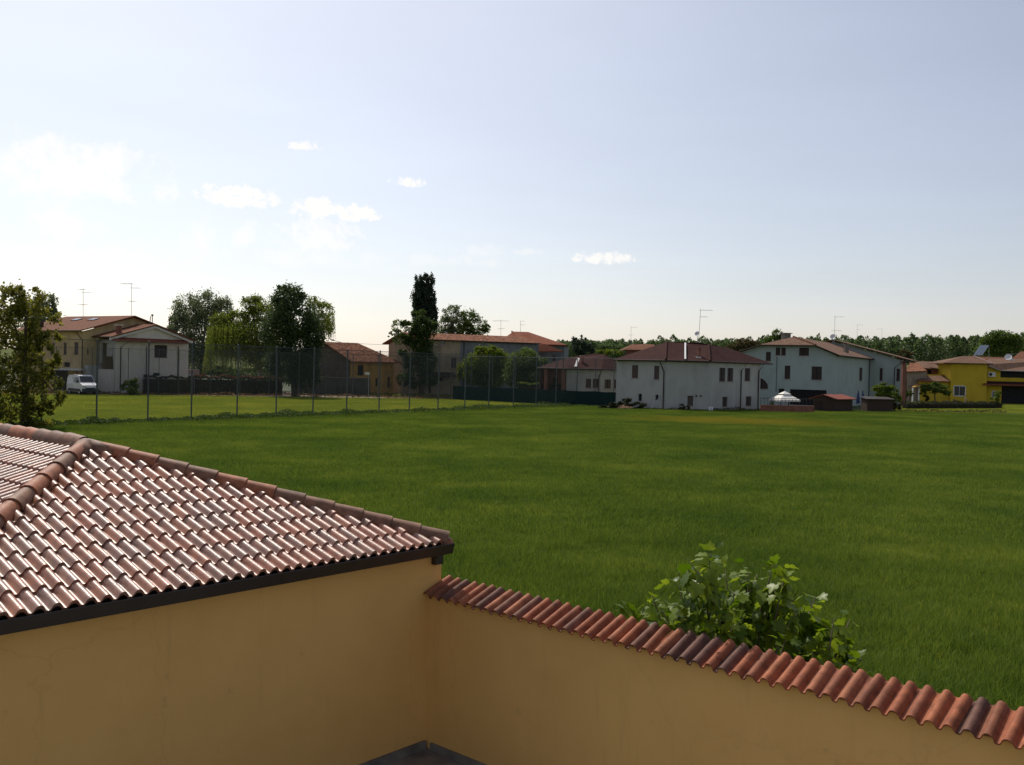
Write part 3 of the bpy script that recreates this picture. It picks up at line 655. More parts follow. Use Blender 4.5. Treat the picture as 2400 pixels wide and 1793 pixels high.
# ================================================================== FOLIAGE
def leaf_quads(C, sz, asp=.62, upb=.25, droop=None):
    n = len(C); a = rng.normal(size=(n, 3)); a /= np.linalg.norm(a, axis=1)[:, None]
    if droop is not None: a = a*(1-droop)+np.array([0, 0, -1.])*droop; a /= np.linalg.norm(a, axis=1)[:, None]
    nrm = rng.normal(size=(n, 3))+np.array([0, 0, upb*2]); b = np.cross(a, nrm); b /= np.linalg.norm(b, axis=1)[:, None]+1e-9
    s = sz*rng.uniform(.6, 1.3, n)[:, None]; A = a*s*.5; B = b*s*.5*asp
    V = np.stack([C-A, C+B-A*.1, C+A, C-B-A*.1], 1).reshape(-1, 3)
    return V, np.arange(4*n).reshape(-1, 4)
def blob_points(c, r, n, clumps, shell=.62, cl=.30):
    c = np.array(c); r = np.array(r)
    d = rng.normal(size=(clumps, 3)); d /= np.linalg.norm(d, axis=1)[:, None]
    cc = d*(shell+(1-shell)*rng.random((clumps, 1))**.7)*(1-cl*.5)
    k = rng.integers(0, clumps, n); o = rng.normal(size=(n, 3))*cl*.55*rng.uniform(.5, 1.2, (clumps, 1))[k]
    return c+(cc[k]+o)*r
def foliage_mesh(name, pts, sz, material, **kw):
    V, Q = leaf_quads(pts, sz, **kw); me = mesh_np(name, V, Q); me.materials.append(material); return me
def shift(me, off):
    me.transform(Matrix.Translation(-off)); return me
def leafpart(name, me, parent):
    shift(me, world_of(parent)); return link(name, me, parent)
def tree(name, label, cat, base, D, blobs, m, leaf=.3, dens=55, trunk=.22, bark='bark', group=None, strands=None, cl=.30, shell=.6, limbs=True, asp=.62, depth=1.0, upb=.25):
    """blobs: (px, py, rx px, ry px[, depth shift m]) placed at distance D"""
    t = thing(name, label, cat, Vector((base.x, base.y, 0)), group); pts = []; cents = []
    k = D/F
    for i, bl in enumerate(blobs):
        px, py, rx, ry = bl[:4]; dz = bl[4] if len(bl) > 4 else random.uniform(-.35, .35)*rx*k
        c = PD(px, py, D+dz); r = (rx*k, (rx+ry)/2*k*depth, ry*k)
        area = 4*math.pi*((r[0]*r[1])**1.6+(r[0]*r[2])**1.6+(r[1]*r[2])**1.6)**(1/1.6)/3**(1/1.6)
        n = int(area*dens*(.3/leaf)**2*.75)+60
        pts.append(blob_points(c, r, n, max(7, int(area*1.1)), shell, cl)); cents.append((c, r))
    pts = np.concatenate(pts); pts = pts[pts[:, 2] > .12]
    leafpart('crown', foliage_mesh('crown', pts, leaf, m, asp=asp, upb=upb), t)
    if strands:
        sp = []
        for (px, py, wpx, ln, cnt) in strands:
            for _ in range(cnt):
                q = PD(px+random.uniform(-wpx, wpx), py+random.uniform(-8, 8), D+random.uniform(-4.5, .5)); l = ln*k*random.uniform(.55, 1.05); sx, sy = random.uniform(-.12, .12), random.uniform(-.12, .12)
                for j in range(int(l/.13)):
                    zz = q.z-j*.13
                    if zz > .3: sp.append((q.x+sx*j*.13+random.gauss(0, .07), q.y+sy*j*.13+random.gauss(0, .07), zz))
        leafpart('hanging_branches', foliage_mesh('hanging_branches', np.array(sp), leaf*.85, m, asp=.4, droop=.75), t)
    if trunk:
        mb = MB(); top = max(cents, key=lambda q: q[0].z)[0]; b0 = Vector((base.x, base.y, -.1))
        low = min(c.z-r[2]*.4 for c, r in cents); mid_ = Vector((b0.x*.7+top.x*.3, b0.y*.7+top.y*.3, max(low, top.z*.35)))
        mb.tube([b0, b0.lerp(mid_, .5)+Vector((.05, .03, 0)), mid_, mid_.lerp(top, .6), top], [trunk*1.25, trunk, trunk*.8, trunk*.5, trunk*.12], 9)
        part('trunk', mb, M[bark], t, smooth=True)
        if limbs:
            for c, r in cents[:7]:
                mb = MB(); st_ = mid_.lerp(top, random.uniform(0, .4)); mb.tube([st_, st_.lerp(c, .55)+Vector((0, 0, .15)), c], [trunk*.45, trunk*.3, trunk*.08], 6); part('limb', mb, M[bark], t, smooth=True)
    return t
L = {
 'olive': leafmat('leaf_olive', (.085, .095, .018), (.26, .25, .046), .5),
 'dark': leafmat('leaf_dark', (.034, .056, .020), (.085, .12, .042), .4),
 'silver': leafmat('leaf_silver', (.085, .11, .05), (.22, .25, .125), .42),
 'willow': leafmat('leaf_willow', (.08, .11, .02), (.21, .25, .046), .48),
 'cypress': leafmat('leaf_cypress', (.020, .034, .019), (.058, .080, .044), .32),
 'ivy': leafmat('leaf_ivy', (.022, .046, .010), (.075, .115, .02), .4),
 'pale': leafmat('leaf_pale', (.14, .17, .08), (.32, .35, .17), .45),
 'lime': leafmat('leaf_lime', (.06, .10, .012), (.20, .25, .03), .45),
 'mid': leafmat('leaf_mid', (.045, .08, .015), (.13, .18, .034), .42),
 'poplar': leafmat('leaf_poplar', (.062, .10, .040), (.15, .205, .075), .45),
 'red': leafmat('leaf_red_tips', (.08, .035, .016), (.22, .07, .03), .35),
 'hedge': leafmat('leaf_hedge', (.015, .022, .010), (.045, .055, .020), .3),
 'fig': leafmat('leaf_fig', (.075, .135, .014), (.27, .34, .045), .5, rough=.36, island=False),
 'figd': leafmat('leaf_fig_mass', (.06, .115, .012), (.23, .30, .04), .5, rough=.4),
 'weed': leafmat('leaf_weed', (.025, .050, .010), (.065, .105, .018), .4),
 'dry': leafmat('leaf_dry', (.14, .085, .03), (.26, .16, .06), .3),
 'brownish': leafmat('leaf_brownish', (.05, .045, .015), (.11, .085, .03), .35),
}
# ---- fig tree behind the wall: every leaf a lobed blade
def fig_leaf(name):
    lobes = [(0, 0), (.18, -.04), (.42, .04), (.46, .22), (.30, .32), (.46, .50), (.40, .68), (.22, .66), (.14, .86), (.0, 1.0)]
    out = [(x, y) for x, y in lobes]+[(-x, y) for x, y in lobes[-2:0:-1]]
    V = [(0, .38, -.02)]+[(x, y, .16*abs(x)-.30*y*y) for x, y in out]; n = len(out)
    Fc = [(0, 1+k, 1+(k+1) % n) for k in range(n)]
    me = bpy.data.meshes.new(name); me.from_pydata(V, [], Fc); me.materials.append(L['fig'])
    for p in me.polygons: p.use_smooth = True
    return me
FL = fig_leaf('leaf'); DFIG = 10.0
fb = PD(1745, 1560, DFIG+.3); fig = thing('fig_tree', 'leafy young fig tree rising behind the tiled boundary wall', 'tree', Vector((fb.x, fb.y, 0)))
tips = [(1664, 1298), (1700, 1335), (1755, 1335), (1812, 1325), (1835, 1365), (1625, 1345), (1592, 1372), (1528, 1395), (1478, 1440), (1912, 1398), (1992, 1452), (1858, 1420), (1955, 1450), (2002, 1560), (1872, 1560), (1602, 1440), (1702, 1440), (1768, 1470), (1646, 1510), (1800, 1430), (1900, 1540), (1560, 1450), (1960, 1590), (1840, 1500), (1545, 1420), (1720, 1390)]
tipw = [1.25, 1, 1, 1.1, .9, 1, .8, .9, .6, 1.1, .9, .9, .6, 1.0, 1.0, .8, .8, .7, .6, .8, .9, .8, .8, .6, .7, .9]
leafspots = []
for (px, py), wt in zip(tips, tipw):
    T = PD(px, py, DFIG+random.uniform(-.55, .75)); g = Vector((fb.x+random.uniform(-.5, .5), fb.y+random.uniform(-.25, .25), 0)); g.x = g.x*.75+T.x*.25
    m1 = g.lerp(T, .45)+Vector((random.uniform(-.1, .1), random.uniform(-.1, .1), .12)); m2 = g.lerp(T, .78)+Vector((random.uniform(-.05, .05), 0, .05))
    mb = MB(); mb.tube([g-Zv*.1, m1, m2, T], [.02, .014, .010, .005], 7); part('stem', mb, M['figstem'], fig, smooth=True)
    for tw in range(3):
        fq = m1.lerp(T, random.uniform(.35, .8)); te = fq+Vector((random.uniform(-.28, .28), random.uniform(-.28, .28), random.uniform(.08, .34)))
        if te.z > T.z+.02: te.z = T.z+.02
        mb = MB(); mb.tube([fq, fq.lerp(te, .5)+Vector((0, 0, -.02)), te], [.009, .007, .004], 5); part('twig', mb, M['figstem'], fig, smooth=True)
        for k in range(int(11*wt)): leafspots.append((fq.lerp(te, random.uniform(.3, 1)), random.uniform(0, 2*math.pi), .8))
    for k in range(int(44*wt)):
        f = 1.0-.55*random.random()**1.5; q = m1.lerp(m2, (f-.45)/.33) if f < .78 else m2.lerp(T, (f-.78)/.22)
        leafspots.append((q, random.uniform(0, 2*math.pi), f))
random.shuffle(leafspots); figrest = MB()
for i, (q, an, f) in enumerate(leafspots):
    tilt = random.gauss(-.75, .45) if f < .93 else random.gauss(.3, .6)
    d = Vector((math.cos(an)*math.cos(tilt), math.sin(an)*math.cos(tilt), math.sin(tilt))); side = d.cross(Zv).normalized(); nz = side.cross(d); ro = Matrix.Rotation(random.gauss(0, .5), 3, d); side = ro @ side; nz = ro @ nz
    sc = random.uniform(.10, .19)*(1 if f < .93 else .8); o0 = q+d*random.uniform(.01, .14)+Vector((random.gauss(0, .025), random.gauss(0, .025), random.gauss(0, .02)))
    Mx = basis(side, d, nz, o0) @ Matrix.Diagonal((sc, sc, sc, 1))
    if i < 300:
        o = link('leaf', FL, fig); o.matrix_local = Matrix.Translation(-world_of(fig)) @ Mx
    else:
        b0 = len(figrest.v); figrest.v += [tuple(Mx @ v.co) for v in FL.vertices]; figrest.f += [tuple(b0+k for k in p.vertices) for p in FL.polygons]
o = part('foliage', figrest, L['figd'], fig, smooth=True); o['kind'] = 'stuff'
print('fig leaves', len(leafspots))
# ================================================================== HOUSE KIT
def nrm(q, a):
    d = dv(a); n = Vector((-d.y, d.x, 0)); return n if n.dot(CAM-q) > 0 else -n
def wall(root, q, a, outline, m, wins=(), name='wall', label=None, hidden=False):
    """vertical wall polygon (s, z) on heading a from q, with real openings; wins: photo boxes (x0, y0, x1, y1, kind)"""
    d = dv(a); n = nrm(q, a); q = Vector((q.x, q.y, 0))
    def W3(s, z, o=0.0): return q+d*s+Vector((0, 0, z))+n*o
    holes = []
    for x0, y0, x1, y1, kind in wins:
        ym, xm = (y0+y1)/2, (x0+x1)/2
        sa, sb = hit(q, a, x0, ym)[0], hit(q, a, x1, ym)[0]; za, zb = hit(q, a, xm, y1)[1], hit(q, a, xm, y0)[1]
        if sa > sb: sa, sb = sb, sa
        holes.append((sa, sb, max(za, .02), zb, kind))
    loops = [[Vector((s, z, 0)) for s, z in outline]]+[[Vector(p) for p in ((h[0], h[2], 0), (h[0], h[3], 0), (h[1], h[3], 0), (h[1], h[2], 0))] for h in holes]
    flat = [p for lp in loops for p in lp]; tris = tessellate_polygon(loops)
    mb = MB(); mb.v = [tuple(W3(p.x, p.y)) for p in flat]; mb.f = [tuple(t) for t in tris]
    for sa, sb, za, zb, kind in holes:
        c = [(sa, za), (sb, za), (sb, zb), (sa, zb)]
        for k in range(4):
            (s_a, z_a), (s_b, z_b) = c[k], c[(k+1) % 4]; mb.poly([W3(s_a, z_a), W3(s_b, z_b), W3(s_b, z_b, -.22), W3(s_a, z_a, -.22)])
    w = part(name, mb, m, root, label)
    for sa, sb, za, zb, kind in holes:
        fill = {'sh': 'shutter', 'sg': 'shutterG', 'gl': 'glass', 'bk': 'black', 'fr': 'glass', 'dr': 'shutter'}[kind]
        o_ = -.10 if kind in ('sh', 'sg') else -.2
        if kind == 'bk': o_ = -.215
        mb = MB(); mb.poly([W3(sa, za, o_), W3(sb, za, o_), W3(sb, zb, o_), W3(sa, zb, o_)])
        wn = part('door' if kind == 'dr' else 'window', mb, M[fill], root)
        if kind in ('sh', 'sg'):
            mb = MB(); nm = max(2, int((zb-za)/.16))
            for k in range(nm):
                zz = za+(k+.5)*(zb-za)/nm; mb.hexa([W3(sa, zz-.05, o_+.005), W3(sb, zz-.05, o_+.005), W3(sb, zz-.05, o_+.035), W3(sa, zz-.05, o_+.035)], [W3(sa, zz+.03, o_+.005), W3(sb, zz+.03, o_+.005), W3(sb, zz+.03, o_+.012), W3(sa, zz+.03, o_+.012)])
            part('slats', mb, M[fill], wn)
            if sb-sa > .9:
                mb = MB(); sm = (sa+sb)/2; mb.hexa([W3(sm-.03, za, o_), W3(sm+.03, za, o_), W3(sm+.03, za, o_+.05), W3(sm-.03, za, o_+.05)], [W3(sm-.03, zb, o_), W3(sm+.03, zb, o_), W3(sm+.03, zb, o_+.05), W3(sm-.03, zb, o_+.05)]); part('meeting_stile', mb, M['black'], wn)
        if kind in ('gl', 'fr'):
            mb = MB(); f = .06 if kind == 'gl' else .16; oo = o_+.03 if kind == 'gl' else .03
            for s_a, s_b, z_a, z_b in ((sa-f*(kind == 'fr'), sa+f*(kind == 'gl'), za, zb), (sb-f*(kind == 'gl'), sb+f*(kind == 'fr'), za, zb), (sa, sb, zb-f*(kind == 'gl'), zb+f*(kind == 'fr')), (sa, sb, za-f*(kind == 'fr'), za+f*(kind == 'gl'))):
                mb.hexa([W3(s_a, z_a, oo-.03), W3(s_b, z_a, oo-.03), W3(s_b, z_a, oo), W3(s_a, z_a, oo)], [W3(s_a, z_b, oo-.03), W3(s_b, z_b, oo-.03), W3(s_b, z_b, oo), W3(s_a, z_b, oo)])
            sm = (sa+sb)/2; mb.hexa([W3(sm-.03, za, o_+.002), W3(sm+.03, za, o_+.002), W3(sm+.03, za, o_+.03), W3(sm-.03, za, o_+.03)], [W3(sm-.03, zb, o_+.002), W3(sm+.03, zb, o_+.002), W3(sm+.03, zb, o_+.03), W3(sm-.03, zb, o_+.03)])
            part('frame', mb, M['trim'], wn)
        if kind in ('sh', 'sg', 'gl'):
            mb = MB(); mb.hexa([W3(sa-.1, za-.07, -.2), W3(sb+.1, za-.07, -.2), W3(sb+.1, za-.07, .06), W3(sa-.1, za-.07, .06)], [W3(sa-.1, za-.005, -.2), W3(sb+.1, za-.005, -.2), W3(sb+.1, za-.005, .06), W3(sa-.1, za-.005, .06)]); part('sill', mb, M['sill'], wn)
    return w
def RC(Ln, z, z0=-.1): return [(0, z0), (Ln, z0), (Ln, z), (0, z)]
def roofpart(root, polys, m, th=.16, name='roof'):
    mb = MB()
    for p in polys: mb.slab(p, th)
    return part(name, mb, M[m] if isinstance(m, str) else m, root)
def gutter(root, pts, r=.075, name='gutter', m='fascia'):
    mb = MB(); mb.tube(pts, r, 7); return part(name, mb, M[m], root)
def pipe(root, pts, r=.06): return gutter(root, pts, r, 'downpipe')
def xyz(q, z): return Vector((q.x, q.y, z))
def chimney(root, px, py0, py1, wpx, D, m='brickred', cap='fascia', name='chimney'):
    b = PD(px, py1, D); t = PD(px, py0, D); w = wpx*D/F; mb = MB(); mb.box((b.x, b.y, (b.z+t.z)/2-.4), (w, w*.9, t.z-b.z+.8), 20); o = part(name, mb, M[m], root)
    mb = MB(); mb.box((b.x, b.y, t.z+.05), (w*1.35, w*1.25, .1), 20); part('chimney_cap', mb, M[cap], o); return o
def antenna(label, px, pyb, pyt, D, booms, dish=None, cat='antenna', lean=0):
    b = PD(px, pyb, D); t = PD(px+lean, pyt, D); b.z -= .6
    o = thing('tv_antenna', label, cat, b, 'roof antennas'); mb = MB(); mb.tube([b, t], [.032, .024], 6); part('mast', mb, M['alu'], o)
    for (py, xl, xr, hh) in booms:
        f = (pyb-py)/(pyb-pyt); x = px+lean*f; a_, c_ = PD(x-xl, py, D), PD(x+xr, py+.2, D); mb = MB(); mb.tube([a_, c_], .02, 5); bo = part('boom', mb, M['alu'], o)
        n = max(3, int((xl+xr)/4)); mb = MB(); e = Vector((.35*hh, .9*hh, 0))
        for k in range(n+1):
            q = a_.lerp(c_, k/n); mb.tube([q-e*.5, q+e*.5], .012, 4)
        part('elements', mb, M['alu'], bo)
    return o
def dish(label, px, py, rpx, D, group='satellite dishes'):
    c = PD(px, py, D); r = rpx*D/F; o = thing('satellite_dish', label, 'dish', c-Zv*r, group)
    ax = Vector((-.45, -.75, .48)).normalized(); s = ax.cross(Zv).normalized(); u = s.cross(ax); mb = MB(); n = 16; pr = [0]
    mb.v.append(tuple(c-ax*.12*r))
    for k in (.5, 1):
        for j in range(n): mb.v.append(tuple(c-ax*.12*r+ax*.22*r*k*k+(s*math.cos(2*math.pi*j/n)+u*math.sin(2*math.pi*j/n))*r*k))
    for j in range(n):
        j2 = (j+1) % n; mb.f += [(0, 1+j, 1+j2), (1+j, 1+n+j, 1+n+j2, 1+j2)]
    part('reflector', mb, M['trim'], o, smooth=True); mb = MB(); mb.tube([c-ax*.1*r, c-ax*.25*r, c-Zv*(r+.9)-ax*.2], .03, 6); part('bracket', mb, M['metal'], o)
    mb = MB(); mb.tube([c-u*r*.9, c+ax*r*.9], .015, 5); part('feed_arm', mb, M['metal'], o); return o

# ================================================================== LEFT HOUSE
q = P(269, 923); AF, AL_ = 58, 148
h = thing('gabled_house', 'two storey cream and white house with two stepped brown gables', 'house', q)
Lf = hit(q, AF, 441, 860)[0]
zl, zr_ = hit(q, AF, 269, 797)[1], hit(q, AF, 441, 803)[1]; ze = (zl+zr_)/2
sp_, zp = hit(q, AF, 367, 764)
wall(h, q, AF, [(0, -.1), (Lf, -.1), (Lf, ze), (sp_, zp), (0, ze)], M['offwhite'], [(362, 809, 392, 838, 'sh'), (359, 874, 376, 881, 'bk')], label='white rendered front wall')
s1_ = hit(q, AL_, 237, 860)[0]
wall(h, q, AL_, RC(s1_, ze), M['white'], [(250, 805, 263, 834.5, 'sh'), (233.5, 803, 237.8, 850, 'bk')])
qr = q+dv(AF)*Lf
wall(h, qr, AL_, RC(s1_+4, ze), M['offwhite'])
pk = on(q, AF, 367, 760, .7); el = on(q, AF, 262, 788, .7); er = on(q, AF, 455, 798, .7)
el.z = er.z = (el.z+er.z)/2+.05
bk = dv(AL_)*(s1_+1.2)
roofpart(h, [[el, pk, pk+bk, el+bk], [pk, er, er+bk, pk+bk]], 'roofBn')
gutter(h, [el-Zv*.1, el+bk-Zv*.1])
# verge boards in white under the tiles
mb = MB()
for a_, b2 in ((el, pk), (pk, er)):
    i_ = dv(AL_)*.25; mb.hexa([a_+i_-Zv*.5, b2+i_-Zv*.5, b2+i_*2-Zv*.5, a_+i_*2-Zv*.5], [a_+i_-Zv*.19, b2+i_-Zv*.19, b2+i_*2-Zv*.19, a_+i_*2-Zv*.19])
part('verge_board', mb, M['trim'], h)
# pent roof across the front
pa, pb_ = on(q, AF, 262, 797, 1.0), on(q, AF, 441, 804, 1.0); pc_, pd_ = on(q, AF, 268, 793, .02), on(q, AF, 441, 800, .02)
zm = (pa.z+pb_.z)/2; pa.z = pb_.z = zm; pc_.z = pd_.z = zm+.42
roofpart(h, [[pa, pb_, pd_, pc_]], 'roofRed', .12, 'porch_roof')
b2 = q+dv(AF)*.75+nrm(q, AF)*.09; pipe(h, [xyz(b2+nrm(q, AF)*.85+dv(AF)*.5, pa.z-.1), xyz(b2, pa.z-.9), xyz(b2, 0)])
pipe(h, [on(q, AF, 344, 812, .1), xyz(on(q, AF, 344, 812, .1), 0)])
pipe(h, [on(q, AF, 418, 812, .1), xyz(on(q, AF, 418, 812, .1), 0)])
# stair block, balcony on the right
mb = MB(); c_ = q+dv(AL_)*1.5+nrm(q, AL_)*.35; mb.box((c_.x, c_.y, 1.6), (.7, 2.8, 3.2), AF); part('stair_block', mb, M['offwhite'], h)
mb = MB(); c_ = qr+dv(AF)*1.0+dv(AL_)*2; mb.box((c_.x, c_.y, 2.55), (2.0, 4, .2), AF); mb.box((c_.x+.9, c_.y, 1.2), (.25, 3.6, 2.4), AF); bal = part('balcony', mb, M['white'], h)
mb = MB(); mb.box((c_.x, c_.y, 3.0), (2.0, 4, .7), AF); part('balcony_parapet', mb, M['sill'], bal)
# main block behind and to the left
qa = q+dv(AL_)*(s1_+.6); sm = hit(qa, AF, 194, 830)[0]; qm = qa+dv(AF)*sm
zem = hit(qm, AL_, 150, 776)[1]
c_ = (qm+qa)/2+nrm(qm, AF)*.5; mb = MB(); mb.box((c_.x, c_.y, 1.85), (2.0, .9, 3.7), AF); part('terrace_wall', mb, M['white'], h)
smk, zmk = hit(qm, AF, 317, 744)
wall(h, qm, AF, [(0, -.1), (smk*2, -.1), (smk*2, zem), (smk, zmk), (0, zem)], M['cream'], [(204.5, 818, 208, 831, 'bk')])
Lm = hit(qm, AL_, 40, 830)[0]
wall(h, qm, AL_, RC(Lm, zem), M['cream'], [(174, 802, 183.5, 831, 'sg'), (149, 803, 156, 831, 'sg'), (149, 849, 164, 860, 'bk'), (118, 803, 128, 832, 'sg')], label='cream plaster side wall of the left block')
e2 = on(qm, AF, 189, 773, .8); k2 = on(qm, AF, 317, 739.5, .8); e2.z = zem+.1
r2 = k2+(k2-e2); r2.z = e2.z; bk2 = dv(AL_)*(Lm+.8)
roofpart(h, [[e2, k2, k2+bk2, e2+bk2], [k2, r2, r2+bk2, k2+bk2]], 'roofBn')
gutter(h, [e2-Zv*.08, e2+bk2-Zv*.08])
pipe(h, [e2+dv(AL_)*1-Zv*.2, xyz(qm+nrm(qm, AL_)*.1, e2.z-1.3), xyz(qm+nrm(qm, AL_)*.1, 0)])
def skylight(root, px, py, wpx, D, tx, m='black'):
    c = PD(px, py, D); w = wpx*D/F; mb = MB(); a_ = e2.lerp(k2, .72); sl = (k2-e2).normalized(); al = dv(AL_)
    q0 = c; mb.slab([q0+al*w*.5+sl*.45, q0-al*w*.5+sl*.45, q0-al*w*.5-sl*.45, q0+al*w*.5-sl*.45], .1); part('skylight', mb, M[m], root)
for f_ in (.38, .62):
    c = k2.lerp(e2, .28)+bk2*f_+Zv*.12; sl = (k2-e2).normalized(); al = dv(AL_); mb = MB(); mb.slab([c+al*.7+sl*.5, c-al*.7+sl*.5, c-al*.7-sl*.5, c+al*.7-sl*.5], .1); part('skylight', mb, M['glass'], h)
for f_ in (.74, .86):
    c = k2.lerp(e2, .8)+bk2*f_; mb = MB(); mb.box((c.x, c.y, c.z+.3), (.8, .6, 1.0), AF); part('chimney', mb, M['fascia'], h)
c = pk.lerp(el, .72)+bk*.3; mb = MB(); mb.box((c.x, c.y, c.z+.2), (.55, .5, 1.5), AF); ch_ = part('chimney', mb, M['brickred'], h); mb = MB(); mb.box((c.x, c.y, c.z+1.0), (.8, .75, .1), AF); part('chimney_cap', mb, M['trim'], ch_)
DL = q.y+8
antenna('tall roof antenna over the left gable of the cream house', 195, 741, 676, DL+6, [(678, 9, 3, .9), (685, 2, 16, .7), (714, 8, 9, 1.1)])
antenna('taller roof antenna at the peak of the cream house', 308, 740, 663, DL, [(665, 22, 2, .9), (675, 0, 19, .8), (706, 6, 8, 1.1)])
mb = MB(); b_ = PD(353, 757, DL); o = thing('roof_vent', 'small twin vent pipes on the back slope of the cream house', 'vent', b_-Zv*1)
mb.tube([PD(351, 760, DL), PD(353, 741, DL)], .06, 7); part('flue', mb, M['alu'], o); mb = MB(); mb.tube([PD(357, 760, DL), PD(357, 740, DL)], .06, 7); mb.lathe(PD(357, 741, DL), [(.05, 0), (.16, .05), (.16, .22), (.03, .3)], 10); part('flue', mb, M['fascia'], o)

# carport and van
cp = P(148, 921); o = thing('carport', 'flat roofed carport with pale roof beside the cream wall', 'carport', cp)
mb = MB(); c = PD(145, 865.5, cp.y); mb.box((c.x, c.y+1, c.z), (4.6, 3.6, .22), 10); part('roof_slab', mb, M['trim'], o)
for dx, dy in ((-2.1, -.5), (2.1, -.3), (-2.1, 2.4), (2.1, 2.6)):
    mb = MB(); mb.box((c.x+dx, c.y+dy, c.z/2), (.14, .14, c.z), 10); part('post', mb, M['fascia'], o)
mb = MB(); mb.box((c.x, c.y+2.9, c.z/2), (4.4, .1, c.z-.1), 10); part('back_panel', mb, M['shutter'], o)
def van():
    vb = P(193, 924.5); ang = -44            # heading of the nose
    fx = dv(ang); lx = dv(ang+90); o = thing('white_van', 'white delivery van with black bumper parked by the cream house', 'van', vb)
    Lv, Wv = 4.9, 2.02
    def V(y, x, z): return Vector((vb.x, vb.y, 0))+fx*(y-Lv/2)+lx*x+Zv*z
    prof = [(0.0, .42, .98), (.02, 1.25, 1.0), (.06, 2.05, .92), (.25, 2.42, .84), (1.6, 2.5, .84), (3.05, 2.46, .82), (3.3, 2.36, .82), (4.02, 1.52, .95), (4.72, 1.22, .93), (4.86, 1.0, .93), (4.88, .42, .9)]
    mb = MB(); n = len(prof)
    for sgn in (-1, 1): mb.v += [tuple(V(y, sgn*w*Wv/2, z)) for y, z, w in prof]
    for k in range(n): mb.f.append((k, (k+1) % n, n+(k+1) % n, n+k))
    mid_ = [(y, 1.25) for y, z, w in prof]
    for sgn, b in ((-1, 0), (1, n)):
        idx = list(range(b, b+n)); mb.f.append(tuple(idx if sgn < 0 else idx[::-1]))
    body = part('body', mb, M['paint'], o)
    mb = MB(); e = fx*.02+Zv*.02
    mb.poly([V(3.36, -.75, 2.30)+e, V(3.36, .75, 2.30)+e, V(3.97, .87, 1.6)+e, V(3.97, -.87, 1.6)+e]); part('windscreen', mb, M['glass'], o)
    for s in (-1, 1):
        mb = MB(); mb.poly([V(3.05, s*.905*Wv/2, 2.2), V(3.30, s*.885*Wv/2, 2.2), V(3.9, s*.99*Wv/2, 1.55), V(3.0, s*1.003*Wv/2, 1.5)]); part('side_window', mb, M['glass'], o)
        mb = MB(); mb.poly([V(2.0, s*.905*Wv/2, 2.2), V(2.85, s*.905*Wv/2, 2.2), V(2.85, s*1.003*Wv/2, 1.5), V(2.0, s*1.003*Wv/2, 1.5)]); part('side_window', mb, M['glass'], o)
        mb = MB(); mb.box(V(4.8, s*.72, 1.0), (.16, .36, .26), ang); part('headlight', mb, M['lamp'], o)
        mb = MB(); mb.box(V(3.75, s*1.16, 1.68), (.1, .2, .3), ang); part('wing_mirror', mb, M['plastic'], o)
        mb = MB(); mb.box(V(2.2, s*1.0, .62), (3.6, .05, .3), ang); part('side_cladding', mb, M['plastic'], o)
        for y in (.95, 3.95):
            mb = MB(); mb.tube([V(y, s*.76, .35), V(y, s*1.0, .35)], .35, 18); wh = part('wheel', mb, M['rubber'], o); mb = MB(); mb.tube([V(y, s*.99, .35), V(y, s*1.02, .35)], .2, 12); part('rim', mb, M['alu'], wh)
    mb = MB(); mb.box(V(4.87, 0, .58), (.24, 1.98, .42), ang); mb.box(V(4.84, 0, .86), (.12, 1.2, .12), ang); part('front_bumper', mb, M['plastic'], o)
    mb = MB(); mb.box(V(-.05, 0, .5), (.2, 1.95, .25), ang); part('rear_bumper', mb, M['plastic'], o)
van()

# ================================================================== BARN with broken tile roof and orange wall
q = P(820, 927); A1, A2 = 163, 33
h = thing('old_barn', 'old barn with patchy coppi roof, dark gable and ochre side wall', 'barn', q)
zb_ = hit(q, A1, 820, 846)[1]; spk, zpk = hit(q, A1, 758, 805); Lg = spk*2
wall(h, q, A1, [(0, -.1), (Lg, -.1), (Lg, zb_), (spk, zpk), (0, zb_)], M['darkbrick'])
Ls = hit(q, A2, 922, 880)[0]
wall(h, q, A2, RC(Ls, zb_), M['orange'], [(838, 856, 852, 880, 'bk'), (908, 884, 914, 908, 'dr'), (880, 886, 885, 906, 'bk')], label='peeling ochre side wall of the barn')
pk = on(q, A1, 758, 801, .4); e1 = on(q, A1, 822, 846, .4); e1.z = zb_-.05; e0 = pk+(pk-e1); e0.z = e1.z
rl = dv(A2)*(Ls+1.0); pk2 = pk+dv(A2)*(Ls-1.5); n2 = nrm(q, A2)*.5
roofpart(h, [[e1+n2, e1+n2+rl, pk2, pk], [pk, pk2, e0+rl, e0], [pk2, e1+n2+rl, e0+rl]], 'roofOld', .14)
wl = thing('roadside_wall', 'dark grey yard wall in front of the old barn', 'wall', P(790, 927)); qa = P(700, 925.5); a_ = -4; M['yardwall'] = plaster('dark_yard_wall', (.09, .088, .082), (.05, .05, .048), .5)
mb = MB(); s_, zz = hit(qa, a_, 866, 890); sx, zt = hit(qa, a_, 760, 884.5)
mb.hexa([qa, qa+dv(a_)*s_, qa+dv(a_)*s_+dv(86)*.3, qa+dv(86)*.3], [xyz(qa, zt), xyz(qa+dv(a_)*s_, zt), xyz(qa+dv(a_)*s_+dv(86)*.3, zt), xyz(qa+dv(86)*.3, zt)]); part('wall_body', mb, M['yardwall'], wl)
mb = MB(); c = qa+dv(a_)*s_/2+dv(86)*.15; mb.box((c.x, c.y, zt+.05), (s_+.1, .4, .1), a_); part('coping', mb, M['concrete'], wl)
